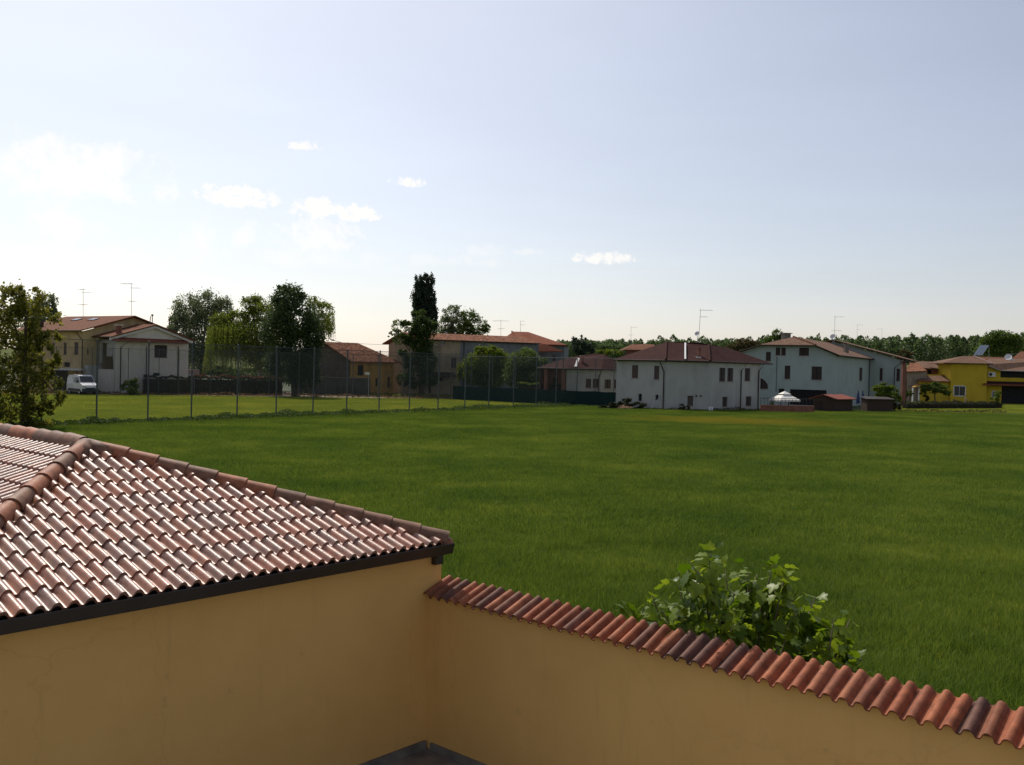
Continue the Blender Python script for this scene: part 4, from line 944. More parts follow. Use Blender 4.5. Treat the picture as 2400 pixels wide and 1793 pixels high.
def sign(label, px, pyb, pyt, D_y, disc=None, board=None, grp=None):
    b = P(px, pyb) if D_y is None else PD(px, pyb, D_y); D = b.y; b = Vector((b.x, b.y, 0)); t = PD(px, pyt, D)
    o = thing('road_sign', label, 'sign', b); mb = MB(); mb.tube([b, t], .04, 7); part('post', mb, M['metal'], o)
    if disc:
        c = PD(px, disc[0], D); mb = MB(); mb.tube([c+Vector((0, -.06, 0)), c+Vector((0, -.09, 0))], disc[1], 18); part('disc', mb, M['signB'], o)
        mb = MB(); mb.tube([c+Vector((0, -.02, 0)), c+Vector((0, -.058, 0))], disc[1]*1.08, 18); part('rim', mb, M['trim'], o)
    if board:
        c = PD(px, board[0], D); mb = MB(); mb.box((c.x-.2, c.y-.07, c.z), (board[1], .03, board[2]), 0); part('board', mb, M['trim'], o)
sign('round blue road sign on a post before the ochre barn wall', 866, 921, 884, None, disc=(888, .36))
sign('small blank white board on a post above the blue sign', 864, 923, 872, 127, board=(875.5, .62, .32))

# ================================================================== FARMHOUSE (long, tan and grey-blue)
q = P(985, 929); A1, A2 = 152, 26
h = thing('long_farmhouse', 'long old farmhouse with tan front turning grey-blue and red roof', 'house', q)
zf = hit(q, A2, 1040, 797)[1]; Lg = hit(q, A1, 910, 860)[0]; zpk = hit(q, A1, 950, 784)[1]
wall(h, q, A1, [(0, -.1), (Lg, -.1), (Lg, zf-.8), (Lg*.5, zpk), (0, zf)], M['tan'], [(953.5, 797, 962.5, 811, 'bk')])
La = hit(q, A2, 1078, 860)[0]
wall(h, q, A2, RC(La, zf), M['tan'], [(1004, 799.5, 1013, 809, 'gl'), (1034, 800, 1043, 809, 'gl'), (1060, 801, 1065, 809.5, 'gl'), (1057, 839, 1069, 862, 'sg'), (1005, 887, 1010, 922, 'dr'), (1030, 885, 1037, 893, 'bk')], label='tan plaster front')
qb = q+dv(A2)*La; Lb = hit(q, A2, 1262, 860)[0]-La
wall(h, qb, A2, RC(Lb, zf), M['greyblue'], [(1150, 845, 1160, 865, 'sg')], label='grey-blue plaster part of the front')
e1 = on(q, A2, 990, 797, .5); e1.z = zf+.05; bk = dv(A2)*(La+Lb); e1 = Vector((e1.x, e1.y, e1.z)); dd = dv(A1)
Lh = Lg/2; r1 = e1+dd*(Lh+.4); r1.z = zpk+.35; e3 = e1+dd*(Lg+.9); e3.z = zf-.7
roofpart(h, [[e1-dv(A2)*.4, e1+bk, r1+bk, r1-dv(A2)*.4], [r1-dv(A2)*.4, r1+bk, e3+bk, e3-dv(A2)*.4]], 'roofOld', .14)
gutter(h, [e1-Zv*.1, e1+bk-Zv*.1], .07); pipe(h, [on(q, A2, 1088, 803, .12), xyz(on(q, A2, 1088, 803, .12), 0)], .06)
mb = MB(); sa = hit(q, A2, 1004, 880)[0]; sb = hit(q, A2, 1062, 880)[0]; n2 = nrm(q, A2)
zz = hit(q, A2, 1030, 872)[1]
mb.slab([q+dv(A2)*sa+Zv*zz, q+dv(A2)*sb+Zv*zz, q+dv(A2)*sb+n2*1.5+Zv*(zz-.6), q+dv(A2)*sa+n2*1.5+Zv*(zz-.6)], .1); part('lean_to_roof', mb, M['fascia'], h)
# hipped house behind the farmhouse
DB = 158
h = thing('hipped_house', 'red roofed house rising behind the long farmhouse', 'house', xyz(PD(1270, 900, DB), 0))
q = xyz(PD(1262, 900, DB), 0); A2 = 12
zt = hit(q, A2, 1290, 808)[1]; Lb = hit(q, A2, 1322, 830)[0]; La = hit(q, A2, 1175, 830)[0]
wall(h, q+dv(A2)*La, A2, RC(Lb-La, zt), M['greyblue'], [(1295, 833, 1302, 846, 'sg')])
wall(h, q+dv(A2)*Lb, A2+70, RC(9, zt), M['greyblue'])
f0, f1 = on(q, A2, 1166, 805, .7), on(q, A2, 1328, 807, .7); f0.z = f1.z = (f0.z+f1.z)/2
R0, R1 = PD(1203, 777, DB+5), PD(1238, 778, DB+5.5); b0, b1 = f0+Vector((0, 11, 0)), f1+Vector((1, 11, 0))
roofpart(h, [[f0, f1, R1, R0], [f1, b1, R1], [b1, b0, R0, R1], [b0, f0, R0]], 'roofRed', .15)
g0, g1 = on(q, A2, 1235, 823, 2.2), on(q, A2, 1321, 823, 2.2); g2, g3 = PD(1277, 806, DB-1.0), PD(1225, 799, DB-1.0)
roofpart(h, [[g0, g1, g2, g3]], 'roofRed', .15, 'lean_to_roof')
mb = MB(); mb.tube([PD(1200, 777, DB+4.9), PD(1207, 804, DB-.6)], .16, 7); part('hip_ridge', mb, M['roofRed'], h)
antenna('antenna with crossed booms left of the red hip ridge', 1174, 786, 749, DB+3, [(752, 18, 17, 1.0), (770, 6, 8, .8)])
antenna('short antenna with two arms beside the red hip ridge', 1220, 779, 752, DB+5, [(752.5, 0, 9, .8), (761, 0, 10, .8)])
# utility pole and street lamps
def lamp(label, px, pyb, pyt, arm, D=None, wood=True):
    b = P(px, pyb) if D is None else xyz(PD(px, pyb, D), 0); D = b.y; t = PD(px+1.5, pyt, D); o = thing('street_lamp', label, 'street lamp', b, None)
    mb = MB(); mb.tube([b-Zv*.1, t], [.17, .11] if wood else [.09, .06], 9); part('pole', mb, M['pole'], o)
    a0, a1 = PD(*arm[0], D), PD(*arm[1], D); mb = MB(); mb.tube([a0, a1], .045, 6); part('arm', mb, M['metal'], o)
    mb = MB(); d = (a1-a0).normalized(); mb.tube([a1-d*.1, a1+d*.25, a1+d*.55], [.06, .12, .05], 8); part('lamp_head', mb, M['metal'], o); return t
t1_ = lamp('street lamp on a thick pole before the farmhouse front', 1064, 927, 777, ((1063, 793), (1048, 782)))
t2_ = lamp('street lamp arm reaching over the old barn roof', 812, 920, 803, ((812, 806), (783, 798)), 150, False)
wr = thing('overhead_wire', 'overhead cable strung between the two street lamps', 'cable', t1_); mb = MB(); a0, a1 = t1_-Zv*.6, t2_
mb.tube([a0.lerp(a1, k/12)-Zv*.8*math.sin(math.pi*k/12) for k in range(13)], .022, 5); part('cable', mb, M['plastic'], wr)

# ================================================================== WHITE HOUSE with chamfered corner (dark brown hip roofs)
q = P(1560, 962); h = thing('white_villa', 'white house with dark brown hip roof and chamfered corner', 'house', q)
AB = 4; Lb = hit(q, AB, 1661, 900)[0]; AA = 142; La = hit(q, AA, 1444, 900)[0]; qc = q+dv(AB)*Lb; AC = 48; Lc = hit(qc, AC, 1782, 900)[0]
zt = hit(q, AB, 1600, 846)[1]
wall(h, q, AA, RC(La, zt), M['white'], [(1481, 856, 1495.5, 886, 'sg'), (1533, 857.5, 1545, 889, 'sg'), (1496, 923, 1504, 940, 'bk'), (1536, 925, 1543, 938, 'bk')])
wall(h, q, AB, RC(Lb, zt), M['white'], [(1611, 927.5, 1624.5, 951, 'sg')], label='pale chamfered corner wall')
wall(h, qc, AC, RC(Lc, zt), M['white'], [(1686, 862, 1700, 894, 'sh'), (1705, 862.5, 1718.5, 894, 'sh'), (1745.5, 863, 1758.5, 893, 'sh'), (1693, 930, 1705, 953, 'sh'), (1748, 929, 1761, 951, 'sh')])
ql, qrr = q+dv(AA)*La, qc+dv(AC)*Lc
wall(h, ql, AC, RC(8, zt), M['white']); wall(h, qrr, AA, RC(6, zt), M['white'])
D0 = q.y-.5
eL, eAB, eBC, eR = on(q, AA, 1438, 842, .55), PD(1560, 845, D0), PD(1664, 847.5, D0+.3), on(qc, AC, 1811, 850, .55)
zz = (eL.z+eAB.z+eBC.z+eR.z)/4
for e in (eL, eAB, eBC, eR): e.z = zz
R0, R1, R1b, R2 = PD(1563, 801, D0+6), PD(1640, 803, D0+6.3), PD(1661, 808.5, D0+6.3), PD(1703, 814.5, D0+9)
bl, br = eL+dv(AC)*8, eR+dv(AA)*8
roofpart(h, [[eL, eAB, R0], [eAB, eBC, R1b, R0], [R0, R1b, R1], [eBC, eR, R2, R1b], [eR, br, R2], [eL, R0, bl], [bl, R0, R1], [bl, R1, R2, br]], 'roofBr', .14)
gutter(h, [eL-Zv*.06, eAB-Zv*.06, eBC-Zv*.06, eR-Zv*.06], .09)
for a_, b2 in ((eAB, R0), (eBC, R1b)):
    mb = MB(); mb.tube([a_+Zv*.05, b2+Zv*.05], .12, 7); part('hip_ridge', mb, M['roofBr'], h)
mb = MB()
for (a_, b2, an, q2) in ((eL, eAB, AA, q), (eAB, eBC, AB, q), (eBC, eR, AC, qc)):
    n2 = nrm(q2, an)*.5; mb.poly([a_-Zv*.17, b2-Zv*.17, b2-n2-Zv*.17, a_-n2-Zv*.17])
part('soffit', mb, M['trim'], h)
for px, an, q2 in ((1556, AA, q), (1738, AC, qc), (1779, AC, qc)):
    b2 = on(q2, an, px, 870, .12); t2 = on(q2, an, px+14 if an == AC else px-9, 849, .5); pipe(h, [t2, xyz(b2, b2.z), xyz(b2, 0)], .07)
a_, b2 = PD(1606, 805, D0+5.6), PD(1606, 843, D0+.1); mb = MB(); sd_ = Vector((.10, 0, 0)); mb.slab([a_-sd_+Zv*.12, a_+sd_+Zv*.12, b2+sd_+Zv*.12, b2-sd_+Zv*.12], .05); part('roof_flashing', mb, M['trim'], h)
chimney(h, 1638, 817, 836, 6, D0+2.0, 'brickred', 'brickred'); mb = MB(); c = PD(1637, 837.5, D0+1.4); mb.box(c, (.55, .3, .16), 0); part('chimney_flashing', mb, M['trim'], h)
for px in (1632, 1642.5):
    c = on(q, AB, px, 928, 0); n2 = nrm(q, AB); mb = MB(); mb.tube([c-n2*.05, c+n2*.05], .12, 10); part('vent', mb, M['shutter'], h)
# lower block on the left with porch
q2 = P(1326, 949); AB2 = 6; Lb2 = hit(q2, AB2, 1409, 900)[0]; AA2 = 140; La2 = hit(q2, AA2, 1266, 900)[0]; qc2 = q2+dv(AB2)*Lb2; AC2 = 46; Lc2 = hit(qc2, AC2, 1470, 900)[0]
zt2 = hit(q2, AB2, 1370, 866.5)[1]
wall(h, q2, AB2, RC(Lb2, zt2), M['white'], [(1373, 888, 1385.5, 909, 'sg'), (1389.5, 888, 1402, 909, 'sg')])
wall(h, qc2, AC2, RC(Lc2, zt2), M['white'], [(1417, 889.5, 1432, 910, 'sg'), (1439.5, 889.5, 1452, 910.5, 'sg'), (1455, 916, 1478, 940, 'bk')])
pin = q2+dv(50)*1.6; wall(h, pin, AA2, RC(La2, zt2), M['brickred'], [(1296, 885, 1306, 935, 'bk')], label='terracotta wall inside the porch'); wall(h, q2+dv(AA2)*La2, 50, RC(1.8, zt2), M['brickred'])
for px in (1281, 1322):
    b2 = xyz(on(q2, AA2, px, 900, -.05), 0); mb = MB(); mb.box((b2.x, b2.y, zt2/2), (.5, .5, zt2), 50); part('porch_column', mb, M['brickred'], h)
D1 = q2.y-.5
f0, f1, f2, f3 = on(q2, AA2, 1257, 862, .6), PD(1326, 863.5, D1), PD(1410, 865, D1+.3), on(qc2, AC2, 1477, 866, .5)
zz = (f0.z+f1.z+f2.z+f3.z)/4
for e in (f0, f1, f2, f3): e.z = zz
T0, T1, T2 = PD(1332, 838, D1+4.3), PD(1391, 828, D1+5.5), PD(1416, 830, D1+5.5)
roofpart(h, [[f0, f1, T0], [f1, f2, T2, T0], [T0, T2, T1], [f2, f3, T2], [f0, T0, f0+dv(60)*7], [f0+dv(60)*7, T0, T1]], 'roofBr', .14)
gutter(h, [f0-Zv*.06, f1-Zv*.06, f2-Zv*.06, f3-Zv*.06], .09)
mb = MB(); mb.poly([f0-Zv*.17, f1-Zv*.17, f1+dv(50)*.5-Zv*.17, f0+dv(50)*.5-Zv*.17]); mb.poly([f1-Zv*.17, f2-Zv*.17, f2+dv(95)*.5-Zv*.17, f1+dv(95)*.5-Zv*.17]); part('soffit', mb, M['trim'], h)
chimney(h, 1364, 835, 852, 7, D1+2.2, 'brickred', 'sill')
a_, b2 = PD(1356, 841, D1+3.9), PD(1349, 860.5, D1+.5); mb = MB(); sd_ = Vector((.16, 0, 0)); mb.slab([a_-sd_+Zv*.1, a_+sd_+Zv*.1, b2+sd_+Zv*.1, b2-sd_+Zv*.1], .05); part('roof_flashing', mb, M['trim'], h)
pipe(h, [f2-Zv*.1, xyz(on(q2, AB2, 1404, 876, .1), zt2-.9), xyz(on(q2, AB2, 1404, 876, .1), 0)], .06)
antenna('tall antenna standing on the white house ridge', 1637, 800, 724, D0+8, [(727, 1, 28, .9), (742.5, 0, 17, .8)], lean=5)
dish('white satellite dish at the foot of the tall ridge antenna', 1634, 782, 6, D0+8.2, None)
antenna('thin bent antenna behind the brown hip roof', 1479, 800, 765, 190, [(767, 0, 15, .8), (785, 5, 5, .8)])
# small brown roofed house far behind
h = thing('far_cottage', 'small brown roofed cottage half hidden behind the white house', 'house', xyz(PD(1500, 860, 185), 0)); D2 = 185
q = xyz(PD(1466, 860, D2), 0); zt = hit(q, 5, 1500, 818)[1]; wall(h, q, 5, RC(hit(q, 5, 1545, 840)[0], zt), M['brickred'])
a0, a1, a2, a3 = PD(1462, 819, D2-.5), PD(1550, 821, D2), PD(1532, 807, D2+4), PD(1482, 806.5, D2+4); roofpart(h, [[a0, a1, a2, a3], [a1, a1+Vector((0, 8, 0)), a2], [a0, a3, a0+Vector((0, 8, 0))]], 'roofBn')

# ================================================================== PALE BLUE HOUSE
q = P(1957, 957); AFb, ARb = 152, 60
h = thing('pale_blue_house', 'three storey pale blue house with clipped front gable', 'house', q)
s_l = hit(q, AFb, 1716, 880)[0]
op = [hit(q, AFb, 1957, 834), hit(q, AFb, 1911, 811), hit(q, AFb, 1784, 811), hit(q, AFb, 1722, 832)]
zlow = op[0][1]; ztop = (op[1][1]+op[2][1])/2
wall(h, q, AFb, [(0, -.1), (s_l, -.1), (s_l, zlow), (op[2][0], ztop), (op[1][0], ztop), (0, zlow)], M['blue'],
     [(1818, 814.5, 1829, 832.5, 'sh'), (1831, 814.5, 1841.5, 833, 'sh'), (1873, 815, 1896, 833.5, 'sh'), (1795, 825, 1806.5, 846, 'sh'), (1839, 857, 1852, 888, 'sh'), (1902, 859, 1926, 890, 'sh'), (1825, 911, 1838, 925, 'bk'), (1851, 913.5, 1937, 950, 'bk'), (1770, 884, 1800, 911, 'sh')], label='pale blue front wall with clipped gable')  # widest 'bk' box is the porch recess, its shade painted as a near-black sheet
mb = MB(); mb.poly([on(q, AFb, 1801.5, 883, .012)]+[on(q, AFb, 1770+31*math.cos(R(t)), 911-27.5*math.sin(R(t)), .012) for t in range(0, 91, 10)]); part('arch_spandrel', mb, M['blue'], h)
sr = hit(q, ARb, 2040, 890)[0]
wall(h, q, ARb, RC(sr, zlow), M['blue'], [(2014, 861.5, 2021.5, 892, 'sh')])
nF = .75
a = on(q, AFb, 1781, 808, nF); b2 = on(q, AFb, 1912, 808, nF); a.z = b2.z = (a.z+b2.z)/2
eR = on(q, AFb, 1968, 831, nF); eR.z = zlow+.12; eL = on(q, AFb, 1712, 832, nF); eL.z = eR.z
cen = (a+b2)/2; ap = cen+dv(ARb)*3.2; ap.z = zrow(ap, 789.5); bk = dv(ARb)*(sr+1.2); rb_ = ap+dv(ARb)*(sr-1.5)
roofpart(h, [[a, b2, ap], [b2, eR, eR+bk, rb_, ap], [eL, a, ap, rb_, eL+bk]], 'roofTan', .15)
gutter(h, [eR-Zv*.07, eR+bk-Zv*.07], .08); gutter(h, [eL-Zv*.1, a-Zv*.1, b2-Zv*.1, eR-Zv*.1], .07, 'verge_trim')
mb = MB(); mb.tube([b2+Zv*.05, ap+Zv*.05], .13, 7); part('hip_ridge', mb, M['roofBn'], h)
pb2 = on(q, ARb, 2038, 870, .12); pipe(h, [xyz(pb2, zlow), xyz(pb2, 0)], .07)
mb = MB(); mb.tube([on(q, AFb, 1821, 836, .04), xyz(on(q, AFb, 1821, 836, .04), 2)], .03, 6); part('wall_cable', mb, M['fascia'], h)
chimney(h, 1842, 782, 797, 16, ap.y+1.5, 'concrete', 'concrete'); chimney(h, 1983, 808, 826, 9, q.y+12, 'concrete', 'concrete')
q2 = P(2113, 950); s2 = hit(q2, AFb, 1935, 890)[0]
zl2 = hit(q2, AFb, 2113, 845)[1]; sp2, zp2 = hit(q2, AFb, 1952, 800)
wall(h, q2, AFb, [(0, -.1), (sp2*2, -.1), (sp2*2, zl2), (sp2, zp2), (0, zl2)], M['blue'], [(2061.5, 863, 2068.5, 892, 'sh'), (2101, 864, 2109, 893, 'sh')], label='rear wing gable wall')
wall(h, q2, 71, RC(10, zl2), M['blue'])
pk = on(q2, AFb, 1952, 795.5, .8); er2 = on(q2, AFb, 2135, 846, .8); er2.z = zl2+.1; el2 = pk+(pk-er2); el2.z = er2.z; bk = dv(61)*11
roofpart(h, [[pk, er2, er2+bk, pk+bk], [pk, pk+bk, el2+bk, el2]], 'roofTan', .15); gutter(h, [pk-Zv*.12, er2-Zv*.12], .07, 'verge_trim')
pb2 = on(q2, AFb, 2097, 862, .12); pipe(h, [on(q2, AFb, 2112, 850, .3), pb2, xyz(pb2, 0)], .06)
DBh = q2.y+4
antenna('antenna rising from the blue rear wing peak', 1956, 797, 740, DBh, [(742.5, 1, 22, .9), (775, 8, 16, .9)], lean=1)
dish('satellite dish at the peak of the blue rear wing', 1952, 789, 6.5, DBh-2, None)
antenna('faint small antenna beyond the blue rear wing', 2009, 788, 760, 260, [(761.5, 1, 14, .9), (772, 1, 7, .9)])
antenna('faintest antenna above the poplar wood', 2067, 790, 770, 300, [(771, 11, 2, .9)])
# garden of the blue house
gz = P(1838, 965); o = thing('garden_gazebo', 'white two tier canvas gazebo in the blue house garden', 'gazebo', gz)
D3 = gz.y; k = D3/F; ze_ = PD(1838, 936, D3).z; zt_ = PD(1838, 925.5, D3).z; zc_ = PD(1826, 919.5, D3).z
cx, cy = gz.x, gz.y; hw = 26*k; a_ = 14
def ring(hw_, z, cxx=cx): return [Vector((cxx, cy, 0))+dv(a_)*sx*hw_+dv(a_+90)*sy*hw_+Zv*z for sx, sy in ((-1, -1), (1, -1), (1, 1), (-1, 1))]
r0, r1, r2, r3 = ring(hw, ze_), ring(hw*.36, zt_), ring(hw*.42, zt_+.1), ring(.03, zc_+.15)
mb = MB()
for j in range(4): mb.poly([r0[j], r0[(j+1) % 4], r1[(j+1) % 4], r1[j]])
for p_ in range(4):
    j = p_; mb.poly([r0[j]-Zv*.22, r0[(j+1) % 4]-Zv*.22, r0[(j+1) % 4], r0[j]])
part('canopy', mb, M['canvas'], o); mb = MB()
for j in range(4): mb.poly([r2[j], r2[(j+1) % 4], r3[(j+1) % 4], r3[j]])
part('top_vent', mb, M['canvas'], o)
for p_ in ring(hw*.93, 0):
    mb = MB(); mb.tube([p_, xyz(p_, ze_)], .04, 6); part('post', mb, M['fascia'], o)
# low wall with railing
qa = P(1782, 967); a_ = 2; s_ = hit(qa, a_, 1908, 950)[0]; zw = hit(qa, a_, 1840, 950)[1]; zr2 = hit(qa, a_, 1840, 934)[1]
o = thing('garden_railing', 'low brown garden wall with black railing before the blue house', 'railing', qa); c = qa+dv(a_)*s_/2
mb = MB(); mb.box((c.x, c.y, zw/2), (s_, .25, zw), a_); part('low_wall', mb, M['brickred'], o)
mb = MB(); mb.box((c.x, c.y, zr2), (s_, .06, .06), a_); part('top_rail', mb, M['gutter'], o)
for k_ in range(int(s_/.42)+1):
    p_ = qa+dv(a_)*k_*.42; mb = MB(); mb.box((p_.x, p_.y, (zw+zr2)/2), (.035, .035, zr2-zw), a_); part('bar', mb, M['gutter'], o)
# timber hut
qh = P(1957, 967); a1, a2 = 172, 40
o = thing('garden_hut', 'dark timber garden hut with red shingle roof', 'hut', qh)
s_g = hit(qh, a1, 1906, 950)[0]; zw = hit(qh, a1, 1957, 936)[1]; s_s = hit(qh, a2, 1998, 950)[0]; zk = hit(qh, a1, 1929, 926)[1]
wall(o, qh, a1, [(0, -.05), (s_g, -.05), (s_g, zw), (s_g/2, zk), (0, zw)], M['wood'], [(1915, 941, 1927, 961, 'dr')]); wall(o, qh, a2, RC(s_s, zw, -.05), M['wood'])
pk = on(qh, a1, 1929, 924, .3); e1 = on(qh, a1, 1958, 935, .3); e1 += nrm(qh, a2)*.3; e0 = pk+(pk-e1); e0.z = e1.z; bk = dv(a2)*(s_s+.5)
roofpart(o, [[pk, e1, e1+bk, pk+bk], [pk, pk+bk, e0+bk, e0]], 'roofHut', .1)
for i, (px, lab) in enumerate(((2010, 'folded dark blue umbrella standing next to the red roofed hut'), (2021, 'folded dark blue umbrella standing next to the low dark shed'))):
    b2 = P(px, 963); t2 = PD(px, 914, b2.y); o = thing('garden_umbrella', lab, 'umbrella', b2, 'folded blue umbrellas')
    mb = MB(); mb.tube([b2, t2], .03, 6); part('pole', mb, M['metal'], o); mb = MB(); H_ = t2.z
    mb.lathe(xyz(b2, 0), [(.24, H_*.36), (.27, H_*.42), (.2, H_*.62), (.13, H_*.8), (.03, H_)], 9); part('canopy', mb, M['blueC'], o)
qa = P(2032, 967); o = thing('garden_shed', 'low dark shed and fence under the round green bush', 'shed', qa); a_ = 8; s_ = hit(qa, a_, 2092, 950)[0]; zw = hit(qa, a_, 2060, 936)[1]
c = qa+dv(a_)*s_/2+dv(a_+90)*.8; mb = MB(); mb.box((c.x, c.y, zw/2), (s_, 1.6, zw), a_); part('shed_body', mb, M['wood'], o); mb = MB(); mb.slab([p+Zv*z for p, z in ((qa-dv(a_)*.2-dv(a_+90)*.25, zw+.05), (qa+dv(a_)*(s_+.2)-dv(a_+90)*.25, zw+.05), (qa+dv(a_)*(s_+.2)+dv(a_+90)*1.8, zw+.3), (qa-dv(a_)*.2+dv(a_+90)*1.8, zw+.3))], .08); part('shed_roof', mb, M['fascia'], o)
# ================================================================== BROWN BUILDING beyond
D4 = 178; q = xyz(PD(2124, 920, D4), 0); h = thing('stone_farm_building', 'rough stone building with orange and brown roofs past the blue house', 'building', q)
zt = hit(q, 6, 2150, 870)[1]; s_ = hit(q, 6, 2172, 890)[0]; wall(h, q, 6, RC(s_, zt), M['pinkstone'], [])
roofpart(h, [[PD(2122, 871, D4-.6), PD(2172, 869, D4-.2), PD(2152, 851, D4+5), PD(2132, 850, D4+5)]], 'roofOld'); 
q3 = xyz(PD(2168, 900, D4+5), 0); zt = hit(q3, 8, 2190, 864)[1]; wall(h, q3, 8, RC(hit(q3, 8, 2206, 880)[0], zt), M['brickred'], [(2174, 866, 2184, 877, 'bk'), (2198, 868, 2203, 880, 'bk')])
roofpart(h, [[PD(2158, 862, D4+4.4), PD(2212, 865, D4+5), PD(2184, 847.5, D4+10), PD(2145, 846.5, D4+10)]], 'roofTan')
mb = MB(); b2 = PD(2117, 912, 150); mb.box((b2.x, b2.y, 3.4), (.6, .5, 6.8), 10); o = thing('red_pillar', 'red brown corner pillar at the end of the blue house', 'pillar', xyz(b2, 0)); part('shaft', mb, M['brickred'], o)
mb = MB(); mb.box((b2.x, b2.y, 6.95), (.9, .8, .25), 10); part('capital', mb, M['fascia'], o)

# ================================================================== YELLOW HOUSE
q = P(2311, 946); aF = 174; h = thing('yellow_house', 'bright yellow house with a square tower block and brown roofs', 'house', q)
s_ = hit(q, aF, 2228, 900)[0]; zt = hit(q, aF, 2270, 850)[1]; D5 = q.y
wall(h, q, aF, RC(s_, zt), M['yellow'], [(2236.5, 905.5, 2261.5, 927, 'fr')], label='yellow tower front wall')
qL = q+dv(aF)*s_; wall(h, q, 80, RC(6.5, zt), M['yellow']); wall(h, qL, 86, RC(6.5, zt), M['yellow'])
r0 = [on(q, aF, 2212, 850, .6), on(q, aF, 2327, 852, .6)]; zz = (r0[0].z+r0[1].z)/2; r0[0].z = r0[1].z = zz; up_ = Vector((.2, 7.6, 0)); T0, T1 = PD(2257, 834.5, D5+3.4), PD(2281, 834.5, D5+3.4)
roofpart(h, [[r0[0], r0[1], T1, T0], [r0[1], r0[1]+up_, T1], [r0[0], T0, r0[0]+up_], [r0[0]+up_, T0, T1, r0[1]+up_]], 'roofTan'); gutter(h, [r0[0]-Zv*.1, r0[1]-Zv*.1], .07)
mb = MB(); mb.tube([r0[1]+Zv*.05, T1+Zv*.05], .12, 7); part('hip_ridge', mb, M['sill'], h)
# left low wing
qw = qL+dv(86)*.6; sw = hit(qw, aF, 2152, 920)[0]; zw = hit(qw, aF, 2190, 894)[1]; wall(h, qw, aF, RC(sw, zw+.3), M['yellow'], [(2141, 911, 2153, 936, 'bk')] if False else [])
qe = qw+dv(aF)*sw; a_, b2 = on(qw, aF, 2150, 892, .7), on(qw, aF, 2227, 893.5, .7); zz = (a_.z+b2.z)/2; a_.z = b2.z = zz; c_, d_ = PD(2226, 880, D5+3.8), PD(2160, 880.5, D5+3.8)
roofpart(h, [[a_, b2, c_, d_]], 'roofTan', .16, 'wing_roof'); mb = MB(); mb.tube([a_-Zv*.1, b2-Zv*.1], .09, 6); part('fascia_strip', mb, M['roofHut'], h)
mb = MB(); mb.poly([PD(2172, 880, D5+4), PD(2228, 882, D5+4), PD(2228, 877, D5+4), PD(2172, 877, D5+4)]); part('parapet', mb, M['yellow'], h)
cpx = [PD(2137, 907, D5-.4), PD(2157, 906, D5-.4), PD(2168, 899, D5+2.2), PD(2148, 899, D5+2.2)]; roofpart(h, [cpx], 'orange', .12, 'side_canopy')
for px in (2139, 2153):
    b2 = xyz(PD(px, 935, D5-.2), 0); mb = MB(); mb.box((b2.x, b2.y, cpx[0].z/2), (.2, .2, cpx[0].z-.1), 0); part('canopy_post', mb, M['trim'], h)
# right wing with balcony and porch
qR = q+dv(80)*1.5; aR = -3; sR = hit(qR, aR, 2520, 900)[0]; zR = hit(qR, aR, 2330, 857)[1]; zB = hit(qR, aR, 2370, 868)[1]
s1b = hit(qR, aR, 2344, 880)[0]
wall(h, qR, aR, [(0, -.1), (sR, -.1), (sR, zB), (s1b, zB), (0, zR)], M['yellow'], [(2345, 869.5, 2500, 886.5, 'bk'), (2326, 918, 2335, 931, 'fr'), (2347, 906, 2500, 948, 'bk')])  # both wide 'bk' boxes paint the shaded depth of balcony and porch near-black
rr = [on(qR, aR, 2310, 854.5, .8), on(qR, aR, 2346, 868, .8), on(qR, aR, 2540, 874, .8)]; roofpart(h, [[rr[0], rr[1], rr[2], PD(2500, 842, D5+8), PD(2318, 840, D5+7)]], 'roofTan', .14, 'wing_roof'); gutter(h, [p-Zv*.05 for p in rr], .08, 'gutter', 'alu')
pr = [on(qR, aR, 2304, 902, 1.8), on(qR, aR, 2540, 905, 1.8), on(qR, aR, 2540, 897, .03), on(qR, aR, 2311, 893, .03)]; pr[0].z = pr[1].z; pr[2].z = pr[3].z; roofpart(h, [pr], 'roofBr', .14, 'porch_roof'); mb = MB(); mb.tube([pr[0]-Zv*.12, pr[1]-Zv*.12], .12, 6); part('fascia_strip', mb, M['roofHut'], h)
ac = on(qR, aR, 2324, 877.5, .2); mb = MB(); mb.box(ac, (1.25, .4, .85), aR); acp = part('air_conditioner', mb, M['trim'], h); mb = MB(); mb.tube([ac+nrm(qR, aR)*.2-Vector((.25, 0, 0)), ac+nrm(qR, aR)*.23-Vector((.25, 0, 0))], .3, 14); part('fan_grille', mb, M['shutter'], acp)
so = thing('solar_collector', 'tilted three panel solar collector on the yellow house roof', 'solar panel', PD(2300, 836, D5+5)); tl_, bl_ = PD(2297, 809, D5+6.2), PD(2282, 831, D5+5); tr_, br_ = PD(2318, 809, D5+6.2), PD(2303, 831.5, D5+5)
for k_ in range(3):
    f0, f1 = k_/3+.01, (k_+1)/3-.025; mb = MB(); mb.slab([bl_.lerp(br_, f0), bl_.lerp(br_, f1), tl_.lerp(tr_, f1), tl_.lerp(tr_, f0)], .08); part('panel', mb, M['solar'], so)
mb = MB()
for p_ in (tl_, tr_): mb.tube([p_-Zv*.05, xyz(p_+Vector((.2, .3, 0)), bl_.z-.3)], .04, 6)
part('support_frame', mb, M['metal'], so)
dish('large white satellite dish on the yellow house roof', 2363, 837, 8, D5+6, None); dish('smaller white satellite dish beside the larger one', 2371, 846, 6, D5+5.4, None)
D6 = 215; h = thing('brown_roof_house', 'long brown roofed house behind the yellow one', 'house', xyz(PD(2370, 900, D6), 0)); q7 = xyz(PD(2292, 900, D6), 0); zt = hit(q7, 2, 2350, 862)[1]; wall(h, q7, 2, RC(20, zt), M['pinkstone'])
